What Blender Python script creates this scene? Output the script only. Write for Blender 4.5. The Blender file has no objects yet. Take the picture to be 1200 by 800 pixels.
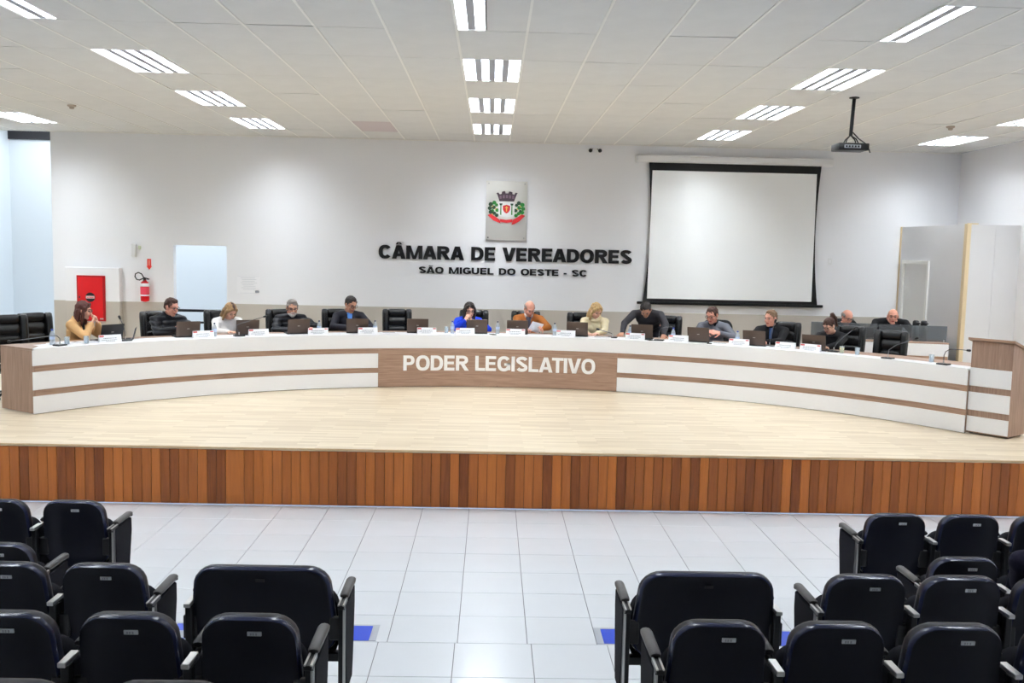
import bpy, bmesh, math, random
from mathutils import Vector, Matrix, noise as mnoise
from math import sin, cos, pi, radians, degrees, atan2, hypot, sqrt

random.seed(11)
scene = bpy.context.scene
COL = scene.collection

# ------------------------------------------------------------------ camera
CAM_Z = 2.80086
F_PX, PITCH, ROLL, YAW = 1115.72, -0.09642, 0.02231, 0.02283
ex = Vector((cos(YAW), -sin(YAW), 0))
ey = Vector((-sin(PITCH) * sin(YAW), -sin(PITCH) * cos(YAW), cos(PITCH)))
fw = Vector((cos(PITCH) * sin(YAW), cos(PITCH) * cos(YAW), sin(PITCH)))
right = cos(ROLL) * ex + sin(ROLL) * ey
up = -sin(ROLL) * ex + cos(ROLL) * ey
cam_data = bpy.data.cameras.new('camera')
cam_data.sensor_width = 36
cam_data.lens = F_PX / 1200 * 36
cam_data.clip_start = 0.05
cam_data.clip_end = 100
cam = bpy.data.objects.new('camera', cam_data)
COL.objects.link(cam)
m = Matrix.Identity(4)
for i in range(3):
    m[i][0], m[i][1], m[i][2] = right[i], up[i], -fw[i]
m[2][3] = CAM_Z
cam.matrix_world = m
scene.camera = cam

# ------------------------------------------------------------------ world, light, exposure
world = bpy.data.worlds.new('world')
scene.world = world
world.use_nodes = True
world.node_tree.nodes['Background'].inputs[0].default_value = (0.55, 0.68, 0.9, 1)
world.node_tree.nodes['Background'].inputs[1].default_value = 0.3

TUBE_STRENGTH = 30.0


def area_light(name, loc, rot, sx, sy, power, color):
    d = bpy.data.lights.new(name, 'AREA')
    d.shape = 'RECTANGLE'
    d.size, d.size_y = sx, sy
    d.energy = power
    d.color = color
    o = bpy.data.objects.new(name, d)
    o.location = loc
    o.rotation_euler = rot
    COL.objects.link(o)
    return o


# added area light inside the stair corridor, standing in for unseen window daylight
area_light('corridor_daylight_fill', (-6.6, 18.62, 5.15), (0, 0, 0), 6.0, 1.6, 56, (0.90, 0.955, 1.0))

vs = scene.view_settings
vs.view_transform = 'Standard'
vs.look = 'None'
vs.exposure = 1.44
vs.gamma = 1.0
vs.use_curve_mapping = False
scene.cycles.max_bounces = 8
scene.cycles.diffuse_bounces = 5
scene.cycles.glossy_bounces = 4
scene.cycles.transmission_bounces = 6
scene.cycles.transparent_max_bounces = 8
scene.cycles.sample_clamp_indirect = 4.0
scene.cycles.caustics_reflective = False
scene.cycles.caustics_refractive = False


# ------------------------------------------------------------------ helpers
def lin(c):
    def f(v):
        v /= 255.0
        return v / 12.92 if v <= 0.04045 else ((v + 0.055) / 1.055) ** 2.4
    return (f(c[0]), f(c[1]), f(c[2]), 1.0)


def tag(o, label=None, cat=None, group=None, kind=None):
    if label:
        o['label'] = label
    if cat:
        o['category'] = cat
    if group:
        o['group'] = group
    if kind:
        o['kind'] = kind
    return o


def empty(name, loc=(0, 0, 0), rz=0.0, label=None, cat=None, group=None, kind=None):
    o = bpy.data.objects.new(name, None)
    o.empty_display_size = 0.1
    o.location = loc
    o.rotation_euler = (0, 0, rz)
    COL.objects.link(o)
    return tag(o, label, cat, group, kind)


def link_mesh(name, me, mat=None, parent=None, loc=None, rz=None):
    o = bpy.data.objects.new(name, me)
    if mat is not None and len(me.materials) == 0:
        for x in (mat if isinstance(mat, (list, tuple)) else [mat]):
            me.materials.append(x)
    COL.objects.link(o)
    if parent is not None:
        o.parent = parent
    if loc is not None:
        o.location = loc
    if rz is not None:
        o.rotation_euler = (0, 0, rz)
    return o


def obj(name, bm, mat, parent=None, smooth=False, loc=None, rz=None):
    me = bpy.data.meshes.new(name)
    bmesh.ops.recalc_face_normals(bm, faces=bm.faces)
    bm.to_mesh(me)
    bm.free()
    if smooth:
        for p in me.polygons:
            p.use_smooth = True
        if smooth is not True:
            me.set_sharp_from_angle(angle=radians(smooth))
    return link_mesh(name, me, mat, parent, loc, rz)


def dup_tree(o, loc=None, rz=None, parent=None):
    c = o.copy()
    COL.objects.link(c)
    if parent is not None:
        c.parent = parent
    if loc is not None:
        c.location = loc
    if rz is not None:
        c.rotation_euler = (0, 0, rz)
    for ch in list(o.children):
        dup_tree(ch, parent=c)
    return c


def BM():
    return bmesh.new()


def box(bm, c, s, rot=None, bev=0.0, seg=1, mi=0):
    tmp = bmesh.new()
    bmesh.ops.create_cube(tmp, size=1.0)
    bmesh.ops.scale(tmp, vec=s, verts=tmp.verts)
    if bev:
        bmesh.ops.bevel(tmp, geom=list(tmp.edges), offset=bev, segments=seg, affect='EDGES', profile=0.5)
    M = Matrix.Translation(c)
    if rot is not None:
        M = M @ rot.to_4x4()
    bmesh.ops.transform(tmp, matrix=M, verts=tmp.verts)
    merge(bm, tmp, mi)


def merge(bm, tmp, mi=0):
    vm = {}
    for v in tmp.verts:
        vm[v] = bm.verts.new(v.co)
    for f in tmp.faces:
        try:
            nf = bm.faces.new([vm[v] for v in f.verts])
            nf.material_index = mi
            nf.smooth = f.smooth
        except ValueError:
            pass
    tmp.free()


def ellipsoid(bm, c, r, rot=None, u=12, v=8, mi=0):
    tmp = bmesh.new()
    bmesh.ops.create_uvsphere(tmp, u_segments=u, v_segments=v, radius=1.0)
    M = Matrix.Translation(c)
    if rot is not None:
        M = M @ rot.to_4x4()
    M = M @ Matrix.Diagonal((r[0], r[1], r[2], 1))
    bmesh.ops.transform(tmp, matrix=M, verts=tmp.verts)
    merge(bm, tmp, mi)


def frame_of(d):
    d = d.normalized()
    a = Vector((0, 0, 1)) if abs(d.z) < 0.9 else Vector((1, 0, 0))
    x = d.cross(a).normalized()
    return x, d.cross(x).normalized()


def loft(bm, rings, cap=True, mi=0, closed=False):
    vr = [[bm.verts.new(p) for p in r] for r in rings]
    n = len(rings[0])
    k = len(vr)
    for i in range(k if closed else k - 1):
        a, b = vr[i], vr[(i + 1) % k]
        for j in range(n):
            f = bm.faces.new((a[j], a[(j + 1) % n], b[(j + 1) % n], b[j]))
            f.material_index = mi
    if cap and not closed:
        bm.faces.new(vr[0][::-1]).material_index = mi
        bm.faces.new(vr[-1]).material_index = mi


def capsule(bm, a, b, ra, rb, n=10, mi=0):
    a, b = Vector(a), Vector(b)
    d = b - a
    if d.length < 1e-6:
        return ellipsoid(bm, a, (ra, ra, ra))
    x, y = frame_of(d)
    dn = d.normalized()
    rings = []
    for t in (-0.98, -0.75, -0.4, 0.0):
        r = ra * sqrt(max(0, 1 - t * t))
        rings.append([a + dn * ra * t + (x * cos(q) + y * sin(q)) * r for q in [2 * pi * j / n for j in range(n)]])
    for t in (0.0, 0.4, 0.75, 0.98):
        r = rb * sqrt(max(0, 1 - t * t))
        rings.append([b + dn * rb * t + (x * cos(q) + y * sin(q)) * r for q in [2 * pi * j / n for j in range(n)]])
    loft(bm, rings, mi=mi)


def tube(bm, pts, r, n=8, mi=0, closed=False):
    pts = [Vector(p) for p in pts]
    rings = []
    k = len(pts)
    px = None
    for i, p in enumerate(pts):
        if closed:
            d = pts[(i + 1) % k] - pts[i - 1]
        else:
            d = pts[min(i + 1, k - 1)] - pts[max(i - 1, 0)]
        d.normalize()
        if px is None:
            px, py = frame_of(d)
        else:
            px = (px - d * px.dot(d)).normalized()
            py = d.cross(px)
        rr = r[i] if isinstance(r, (list, tuple)) else r
        rings.append([p + (px * cos(q) + py * sin(q)) * rr for q in [2 * pi * j / n for j in range(n)]])
    loft(bm, rings, mi=mi, closed=closed)


def lathe(bm, prof, c=(0, 0, 0), n=16, mi=0, cap=True):
    c = Vector(c)
    rings = [[c + Vector((r * cos(2 * pi * j / n), r * sin(2 * pi * j / n), z)) for j in range(n)] for r, z in prof]
    loft(bm, rings, cap=cap, mi=mi)


def prism_xz(bm, pts, y0, y1, mi=0):
    """polygon in the x-z plane given depth from y0 to y1"""
    loft(bm, [[Vector((x, y0, z)) for x, z in pts], [Vector((x, y1, z)) for x, z in pts]], mi=mi)


def prism_xy(bm, pts, z0, z1, mi=0):
    loft(bm, [[Vector((x, y, z0)) for x, y in pts], [Vector((x, y, z1)) for x, y in pts]], mi=mi)


# ------------------------------------------------------------------ materials
def mat(name, rgb, rough=0.5, metal=0.0, var=0.0, vscale=6.0, bump=0.0, bscale=60.0, spec=0.5, trans=0.0,
        ior=1.45, emis=None, estr=0.0, stretch=None, coat=0.0):
    M = bpy.data.materials.new(name)
    M.use_nodes = True
    nt = M.node_tree
    b = nt.nodes['Principled BSDF']
    b.inputs['Base Color'].default_value = lin(rgb)
    b.inputs['Roughness'].default_value = rough
    b.inputs['Metallic'].default_value = metal
    b.inputs['Specular IOR Level'].default_value = spec
    b.inputs['Transmission Weight'].default_value = trans
    b.inputs['IOR'].default_value = ior
    b.inputs['Coat Weight'].default_value = coat
    if emis:
        b.inputs['Emission Color'].default_value = lin(emis)
        b.inputs['Emission Strength'].default_value = estr
    if var or bump:
        tc = nt.nodes.new('ShaderNodeTexCoord')
        mp = nt.nodes.new('ShaderNodeMapping')
        nt.links.new(tc.outputs['Object'], mp.inputs[0])
        if stretch:
            mp.inputs['Scale'].default_value = stretch
    if var:
        n = nt.nodes.new('ShaderNodeTexNoise')
        n.inputs['Scale'].default_value = vscale
        n.inputs['Detail'].default_value = 5
        n.inputs['Roughness'].default_value = 0.6
        nt.links.new(mp.outputs[0], n.inputs['Vector'])
        mx = nt.nodes.new('ShaderNodeMix')
        mx.data_type = 'RGBA'
        c = lin(rgb)
        mx.inputs[6].default_value = (c[0] * (1 - var), c[1] * (1 - var), c[2] * (1 - var), 1)
        mx.inputs[7].default_value = (min(1, c[0] * (1 + var)), min(1, c[1] * (1 + var)), min(1, c[2] * (1 + var)), 1)
        mr = nt.nodes.new('ShaderNodeMapRange')
        mr.inputs[1].default_value = 0.3
        mr.inputs[2].default_value = 0.7
        nt.links.new(n.outputs[0], mr.inputs[0])
        nt.links.new(mr.outputs[0], mx.inputs[0])
        nt.links.new(mx.outputs[2], b.inputs['Base Color'])
    if bump:
        n2 = nt.nodes.new('ShaderNodeTexNoise')
        n2.inputs['Scale'].default_value = bscale
        n2.inputs['Detail'].default_value = 3
        nt.links.new(mp.outputs[0], n2.inputs['Vector'])
        bp = nt.nodes.new('ShaderNodeBump')
        bp.inputs['Strength'].default_value = bump
        bp.inputs['Distance'].default_value = 0.01
        nt.links.new(n2.outputs[0], bp.inputs['Height'])
        nt.links.new(bp.outputs[0], b.inputs['Normal'])
    return M


def wood(name, dark, light, stretch, rough=0.45, scale=3.0, per_object=0.0, coat=0.0):
    """grain: noise stretched along the fibre; per_object lets each board differ"""
    M = bpy.data.materials.new(name)
    M.use_nodes = True
    nt = M.node_tree
    b = nt.nodes['Principled BSDF']
    b.inputs['Roughness'].default_value = rough
    b.inputs['Coat Weight'].default_value = coat
    b.inputs['Specular IOR Level'].default_value = 0.35
    g = nt.nodes.new('ShaderNodeNewGeometry')
    mp = nt.nodes.new('ShaderNodeMapping')
    mp.inputs['Scale'].default_value = stretch
    nt.links.new(g.outputs['Position'], mp.inputs[0])
    n = nt.nodes.new('ShaderNodeTexNoise')
    n.inputs['Scale'].default_value = scale
    n.inputs['Detail'].default_value = 6
    n.inputs['Roughness'].default_value = 0.65
    n.inputs['Distortion'].default_value = 0.6
    nt.links.new(mp.outputs[0], n.inputs['Vector'])
    mr = nt.nodes.new('ShaderNodeMapRange')
    mr.inputs[1].default_value = 0.28
    mr.inputs[2].default_value = 0.72
    nt.links.new(n.outputs[0], mr.inputs[0])
    val = mr.outputs[0]
    if per_object:
        oi = nt.nodes.new('ShaderNodeObjectInfo')
        m1 = nt.nodes.new('ShaderNodeMath')
        m1.operation = 'MULTIPLY'
        m1.inputs[1].default_value = 1 - per_object
        nt.links.new(val, m1.inputs[0])
        m2 = nt.nodes.new('ShaderNodeMath')
        m2.operation = 'MULTIPLY_ADD'
        m2.inputs[1].default_value = per_object
        nt.links.new(oi.outputs['Random'], m2.inputs[0])
        nt.links.new(m1.outputs[0], m2.inputs[2])
        val = m2.outputs[0]
    mx = nt.nodes.new('ShaderNodeMix')
    mx.data_type = 'RGBA'
    mx.inputs[6].default_value = lin(dark)
    mx.inputs[7].default_value = lin(light)
    nt.links.new(val, mx.inputs[0])
    nt.links.new(mx.outputs[2], b.inputs['Base Color'])
    return M


def strip_floor(name):
    """laminate in narrow random strips running along x"""
    M = bpy.data.materials.new(name)
    M.use_nodes = True
    nt = M.node_tree
    b = nt.nodes['Principled BSDF']
    b.inputs['Roughness'].default_value = 0.33
    g = nt.nodes.new('ShaderNodeNewGeometry')
    br = nt.nodes.new('ShaderNodeTexBrick')
    br.offset = 0.37
    br.inputs['Color1'].default_value = (0, 0, 0, 1)
    br.inputs['Color2'].default_value = (1, 1, 1, 1)
    br.inputs['Mortar'].default_value = (0.3, 0.3, 0.3, 1)
    br.inputs['Scale'].default_value = 1.0
    br.inputs['Mortar Size'].default_value = 0.0012
    br.inputs['Brick Width'].default_value = 0.62
    br.inputs['Row Height'].default_value = 0.065
    nt.links.new(g.outputs['Position'], br.inputs['Vector'])
    mp = nt.nodes.new('ShaderNodeMapping')
    mp.inputs['Scale'].default_value = (1.2, 26, 1)
    nt.links.new(g.outputs['Position'], mp.inputs[0])
    n = nt.nodes.new('ShaderNodeTexNoise')
    n.inputs['Scale'].default_value = 1.6
    n.inputs['Detail'].default_value = 5
    nt.links.new(mp.outputs[0], n.inputs['Vector'])
    a = nt.nodes.new('ShaderNodeMix')
    a.data_type = 'RGBA'
    a.inputs[0].default_value = 0.62
    nt.links.new(br.outputs[0], a.inputs[6])
    nt.links.new(n.outputs[0], a.inputs[7])
    mx = nt.nodes.new('ShaderNodeMix')
    mx.data_type = 'RGBA'
    mx.inputs[6].default_value = lin((180, 157, 126))
    mx.inputs[7].default_value = lin((240, 226, 201))
    nt.links.new(a.outputs[2], mx.inputs[0])
    nt.links.new(mx.outputs[2], b.inputs['Base Color'])
    return M


def wall_paint(name, upper, lower, zsplit):
    """two-tone wall paint: the lower coat ends at a fixed height"""
    M = bpy.data.materials.new(name)
    M.use_nodes = True
    nt = M.node_tree
    b = nt.nodes['Principled BSDF']
    b.inputs['Roughness'].default_value = 0.6
    b.inputs['Specular IOR Level'].default_value = 0.25
    g = nt.nodes.new('ShaderNodeNewGeometry')
    s = nt.nodes.new('ShaderNodeSeparateXYZ')
    nt.links.new(g.outputs['Position'], s.inputs[0])
    c = nt.nodes.new('ShaderNodeMath')
    c.operation = 'GREATER_THAN'
    c.inputs[1].default_value = zsplit
    nt.links.new(s.outputs[2], c.inputs[0])
    mx = nt.nodes.new('ShaderNodeMix')
    mx.data_type = 'RGBA'
    mx.inputs[6].default_value = lin(lower)
    mx.inputs[7].default_value = lin(upper)
    nt.links.new(c.outputs[0], mx.inputs[0])
    nt.links.new(mx.outputs[2], b.inputs['Base Color'])
    n = nt.nodes.new('ShaderNodeTexNoise')
    n.inputs['Scale'].default_value = 90
    nt.links.new(g.outputs['Position'], n.inputs['Vector'])
    bp = nt.nodes.new('ShaderNodeBump')
    bp.inputs['Strength'].default_value = 0.08
    bp.inputs['Distance'].default_value = 0.005
    nt.links.new(n.outputs[0], bp.inputs['Height'])
    nt.links.new(bp.outputs[0], b.inputs['Normal'])
    return M


def glass_tint(name, rgb, mix):
    """see-through sheet: part clear, part grey gloss"""
    M = bpy.data.materials.new(name)
    M.use_nodes = True
    nt = M.node_tree
    b = nt.nodes['Principled BSDF']
    b.inputs['Base Color'].default_value = lin(rgb)
    b.inputs['Roughness'].default_value = 0.08
    t = nt.nodes.new('ShaderNodeBsdfTransparent')
    t.inputs[0].default_value = (0.86, 0.9, 0.92, 1)
    mx = nt.nodes.new('ShaderNodeMixShader')
    mx.inputs[0].default_value = mix
    nt.links.new(t.outputs[0], mx.inputs[1])
    nt.links.new(b.outputs[0], mx.inputs[2])
    nt.links.new(mx.outputs[0], nt.nodes['Material Output'].inputs[0])
    return M


MT = {}
MT['wall'] = wall_paint('wall_paint_two_tone', (243, 243, 245), (192, 185, 175), 1.705)
MT['wall_plain'] = mat('wall_paint_white', (238, 236, 236), 0.6, spec=0.25, bump=0.06, bscale=80)
MT['wall_cool'] = mat('corridor_paint', (224, 231, 236), 0.6, spec=0.2)
MT['dark_void'] = mat('dark_gap_shade', (46, 46, 50), 0.7)  # shade of the gap above the corridor walls, put into the colour
MT['ceiling'] = mat('mineral_fibre', (226, 226, 224), 0.9, var=0.025, vscale=3, bump=0.12, bscale=220, spec=0.1)
MT['ceiling_pink'] = mat('mineral_fibre_replaced', (212, 202, 204), 0.9, spec=0.1)
MT['tbar'] = mat('grid_white_metal', (244, 243, 238), 0.45)
MT['gap'] = mat('ceiling_void', (120, 116, 110), 0.9)
MT['tile'] = mat('white_floor_tile', (212, 215, 219), 0.22, var=0.02, vscale=1.3, coat=0.15)
MT['grout'] = mat('grey_grout', (120, 120, 122), 0.8)
MT['stage_floor'] = strip_floor('strip_laminate')
MT['board'] = wood('orange_boards', (104, 48, 16), (196, 114, 46), (26, 26, 1.6), 0.42, 1.5, per_object=0.72, coat=0.1)
MT['board_dark'] = mat('dark_joint', (52, 24, 12), 0.7)
MT['nosing'] = wood('stage_nosing', (190, 160, 122), (216, 190, 152), (2, 20, 20), 0.4)
MT['desk_wood_h'] = wood('brown_oak_horizontal', (142, 112, 94), (184, 153, 133), (1.6, 1.6, 34), 0.45, 1.4)
MT['desk_wood_v'] = wood('brown_oak_vertical', (138, 110, 95), (178, 149, 131), (30, 30, 1.4), 0.45, 1.4)
MT['laminate'] = mat('white_laminate', (246, 247, 250), 0.32, var=0.012, vscale=20, stretch=(1, 1, 12))
MT['white_letter'] = mat('white_letter', (250, 250, 250), 0.4)
MT['black_letter'] = mat('black_letter', (16, 16, 18), 0.35)
MT['leather'] = mat('black_leather', (29, 29, 30), 0.27, bump=0.12, bscale=120, spec=0.6)
MT['black_plastic'] = mat('black_plastic', (22, 22, 24), 0.4)
MT['black_metal'] = mat('black_metal', (20, 20, 22), 0.35, metal=0.3)
MT['mesh_black'] = mat('black_mesh_fabric', (16, 16, 18), 0.8)
MT['seat_shell'] = mat('navy_shell_plastic', (7, 9, 24), 0.4, spec=0.22, bump=0.05, bscale=300)
MT['seat_rim_highlight'] = mat('navy_rim_highlight', (34, 40, 68), 0.24, spec=0.6)  # lighter navy: highlights along the shell edge put into the colour
MT['seat_cloth'] = mat('navy_seat_cloth', (8, 8, 18), 0.85, bump=0.2, bscale=400, spec=0.2)
MT['arm_pad'] = mat('grey_arm_pad', (70, 67, 66), 0.45, bump=0.1, bscale=260)
MT['alu'] = mat('brushed_aluminium', (196, 194, 192), 0.32, metal=0.85)
MT['plate'] = mat('number_plate_silver', (200, 202, 204), 0.35, metal=0.2)
MT['steel'] = mat('brushed_steel', (236, 233, 226), 0.3, metal=0.72, bump=0.05, bscale=300)
MT['white_plastic'] = mat('white_plastic', (236, 236, 236), 0.4)
MT['white_fabric'] = mat('screen_fabric', (252, 253, 252), 0.75, spec=0.15)
MT['black_fabric'] = mat('screen_border', (10, 10, 11), 0.7)
MT['paper'] = mat('paper', (246, 246, 248), 0.7)
MT['print_grey'] = mat('printed_grey', (150, 152, 158), 0.7)
MT['print_dark'] = mat('printed_dark', (62, 64, 70), 0.7)
MT['print_red'] = mat('printed_red', (205, 92, 92), 0.7)
MT['red'] = mat('red_enamel', (214, 14, 24), 0.35)
MT['red_dark'] = mat('red_enamel_edge', (170, 10, 18), 0.4)
MT['red_label'] = mat('extinguisher_label', (232, 70, 90), 0.5)
MT['brass'] = mat('brass', (190, 150, 80), 0.3, metal=0.9)
MT['pine'] = mat('pine_trim', (226, 206, 168), 0.55, var=0.06, vscale=4, stretch=(20, 20, 1))
MT['partition'] = mat('partition_panel', (228, 228, 230), 0.5, var=0.012, vscale=2)
MT['door_paint'] = mat('door_paint', (236, 236, 234), 0.4)
MT['door_frame'] = mat('door_frame_paint', (248, 248, 244), 0.4)
MT['laptop'] = mat('laptop_lid_brown_grey', (88, 74, 66), 0.35, metal=0.5)
MT['laptop_dark'] = mat('laptop_black', (20, 20, 24), 0.35)
MT['laptop_key'] = mat('laptop_keys', (30, 30, 32), 0.6)
MT['laptop_logo'] = mat('lid_emblem', (170, 165, 158), 0.3, metal=0.8)
MT['screen_lcd'] = mat('lcd_glow', (30, 40, 60), 0.2, emis=(150, 180, 230), estr=0.5)

MT['cap_blue'] = mat('blue_cap', (40, 62, 150), 0.4)
MT['cap_dark'] = mat('dark_cap', (40, 42, 66), 0.4)
MT['label_blue'] = mat('bottle_label', (176, 190, 214), 0.5)

MT['juice'] = mat('yellow_drink', (222, 200, 110), 0.2)
MT['smoke_glass'] = glass_tint('grey_desk_glass', (112, 118, 124), 0.5)
MT['water'] = glass_tint('clear_bottle', (236, 242, 248), 0.42)
MT['glass'] = glass_tint('tumbler_glass', (240, 244, 248), 0.26)
MT['blue_tape'] = mat('blue_floor_marking', (8, 60, 186), 0.4)
MT['grey_tape'] = mat('grey_floor_marking', (160, 164, 172), 0.4)
MT['tube'] = mat('lit_tube', (255, 255, 255), 0.4, emis=(240, 248, 255), estr=TUBE_STRENGTH)
MT['tray'] = mat('fixture_tray', (238, 238, 236), 0.35)
MT['louver'] = mat('fixture_louver', (168, 170, 176), 0.45, metal=0.2)
MT['beige_detector'] = mat('detector_beige', (176, 164, 150), 0.5)
MT['castor'] = mat('castor_grey', (120, 120, 122), 0.4)
MT['neck'] = mat('gooseneck_metal', (92, 92, 96), 0.35, metal=0.6)
MT['lens'] = mat('lens_glass', (60, 80, 90), 0.05, spec=0.8)

HS = 0.635           # stage height
YW = 17.394          # back wall
ZC = 4.7175          # ceiling
XR = 8.5             # right wall
XL = -9.85           # left wall
YB = -5.0            # wall behind the audience
CX, CY = 0.125, 7.99  # centre of the curved bench
R0 = 6.866           # its inner radius


def polar(R, th, z=0.0):
    t = radians(th)
    return Vector((CX + R * sin(t), CY + R * cos(t), z))


# ------------------------------------------------------------------ room shell
b = BM()
box(b, ((XL + XR) / 2, (YB + 10.09) / 2, -0.056), (XR - XL, 10.09 - YB, 0.1))
floor = tag(obj('floor', b, MT['grout']), 'white square floor tiles with thin dark joints in front of the stage', kind='structure')


def tile_mesh(name, sx, sy, t, bev=0.0015):
    tb = BM()
    box(tb, (0, 0, -t / 2), (sx, sy, t), bev=bev)
    me = bpy.data.meshes.new(name)
    tb.to_mesh(me)
    tb.free()
    return me


FT = 0.5
tm = tile_mesh('floor_tile', FT - 0.005, FT - 0.005, 0.012)
x0, y0 = -1.193, 10.057
rest = []
nt_ = 0
for i in range(-17, 20):
    for j in range(1, 8):
        cx, cy = x0 + FT * (i + 0.5), y0 - FT * (j - 0.5)
        if cx - FT / 2 < XL or cx + FT / 2 > XR:
            continue
        vis = abs(cx - 0.25) < 0.64 * cy * 0.86 + 0.4
        if vis and nt_ < 170:
            link_mesh('floor_tile', tm, MT['tile'], floor, (cx, cy, 0))
            nt_ += 1
        else:
            rest.append((cx, cy, FT))
# strip of cut tiles against the stage
b = BM()
for i in range(-17, 20):
    cx = x0 + FT * (i + 0.5)
    if XL < cx - FT / 2 and cx + FT / 2 < XR:
        box(b, (cx, (10.057 + 10.085) / 2, -0.006), (FT - 0.005, 0.024, 0.012))
for cx, cy, s in rest:
    box(b, (cx, cy, -0.006), (s - 0.005, s - 0.005, 0.012))
# larger tiles towards the seats
FT2 = 0.545
X2, Y2 = -0.211, 6.557
tm2 = tile_mesh('large_floor_tile', FT2 - 0.005, FT2 - 0.005, 0.012)
for i in range(-17, 16):
    for j in range(0, 21):
        cx, cy = X2 + FT2 * (i + 0.5), Y2 - FT2 * (j + 0.5)
        if cx - FT2 / 2 < XL or cx + FT2 / 2 > XR or cy - FT2 / 2 < YB:
            continue
        if j < 2 and abs(cx) < 3.2:
            link_mesh('floor_tile', tm2, MT['tile'], floor, (cx, cy, 0))
        else:
            box(b, (cx, cy, -0.006), (FT2 - 0.005, FT2 - 0.005, 0.012))
tag(obj('outer_tiles', b, MT['tile'], floor), kind='stuff')

# stepped platforms under the audience rows
b = BM()
for z0_, z1_, ya, yb in ((0, 0.18, 5.50, YB), (0.18, 0.36, 4.40, YB), (0.36, 0.54, 3.38, YB)):
    box(b, ((XL + XR) / 2, (ya + yb) / 2, (z0_ + z1_) / 2 + 0.001), (XR - XL - 0.01, ya - yb, z1_ - z0_ - 0.001))
step = tag(obj('floor_step', b, MT['tile']), 'low stepped platforms carrying the rear rows of audience seats', kind='structure')
b = BM()
box(b, ((XL + XR) / 2, 5.508, 0.165), (XR - XL - 0.02, 0.014, 0.03))
obj('step_nosing', b, mat('red_brown_nosing', (112, 40, 30), 0.5), step)

# walls
b = BM()
T = 0.15
yc = YW + T / 2
box(b, ((-7.91 - 5.756) / 2, yc, (0 + ZC) / 2), (7.91 - 5.756, T, ZC))
box(b, ((-5.756 - 4.80) / 2, yc, (2.743 + ZC) / 2), (0.956, T, ZC - 2.743))
box(b, ((-4.80 + XR) / 2, yc, ZC / 2), (XR + 4.80, T, ZC))
tag(obj('wall_back', b, MT['wall']), 'white back wall with a beige painted lower band', kind='structure')
b = BM()
box(b, (-7.16, YW - 0.07, (HS + 2.31) / 2), (0.965, 0.14, 2.31 - HS), bev=0.006)
tag(obj('trim_1', b, MT['wall']), 'boxed-out wall casing behind the red hose cabinet', kind='structure')
b = BM()
box(b, (XR + 0.075, (YB + YW) / 2 + 0.1, ZC / 2), (0.15, YW - YB + 0.3, ZC))
tag(obj('wall_right', b, MT['wall_plain']), 'plain white right side wall', kind='structure')
b = BM()
box(b, (XL - 0.075, (YB + 20.0) / 2, 2.65), (0.15, 20.0 - YB, 5.3))
tag(obj('wall_left', b, MT['wall_cool']), 'pale bluish side wall running on into the corridor', kind='structure')
b = BM()
box(b, ((XL + XR) / 2, YB - 0.075, ZC / 2), (XR - XL, 0.15, ZC))
tag(obj('wall_behind', b, MT['wall_plain']), 'white wall behind the audience', kind='structure')
# corridor behind the hall
b = BM()
box(b, ((XL - 3.4) / 2, 19.92, 2.4), (6.45, 0.15, 4.8))
box(b, (-3.35, 18.7, 2.65), (0.1, 2.3, 5.3))
tag(obj('wall_corridor', b, MT['wall_cool']), 'pale bluish corridor wall seen through the openings', kind='structure')
b = BM()
box(b, ((XL - 3.4) / 2, 18.7, HS - 0.05), (6.45, 2.3, 0.1))
tag(obj('floor_corridor', b, MT['tile']), 'corridor floor behind the back wall', kind='structure')
b = BM()
box(b, ((XL - 3.4) / 2, 18.7, 5.35), (6.45, 2.5, 0.1))
box(b, ((XL - 3.4) / 2, 19.90, 5.05), (6.45, 0.22, 0.5))
box(b, ((XL - 7.9) / 2, YW + 0.06, 4.98), (1.95, 0.1, 0.52))
tag(obj('ceiling_corridor', b, MT['dark_void']), 'dark corridor ceiling boxes, shade of the gap painted in', kind='structure')

# corridor handrails seen through the doorway
t = empty('stair_handrail', (-5.3, 18.6, HS), 0, 'black double metal handrail seen through the doorway', 'handrail')
b = BM(); box(b, (0, 0, 0.845), (1.7, 0.05, 0.05), bev=0.008); obj('top_rail', b, MT['black_metal'], t)
b = BM(); box(b, (0, 0, 0.615), (1.7, 0.04, 0.04), bev=0.006); obj('lower_rail', b, MT['black_metal'], t)
for sx in (-0.82, 0.82):
    b = BM(); box(b, (sx, 0, 0.41), (0.04, 0.04, 0.82)); obj('post', b, MT['black_metal'], t)

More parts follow.
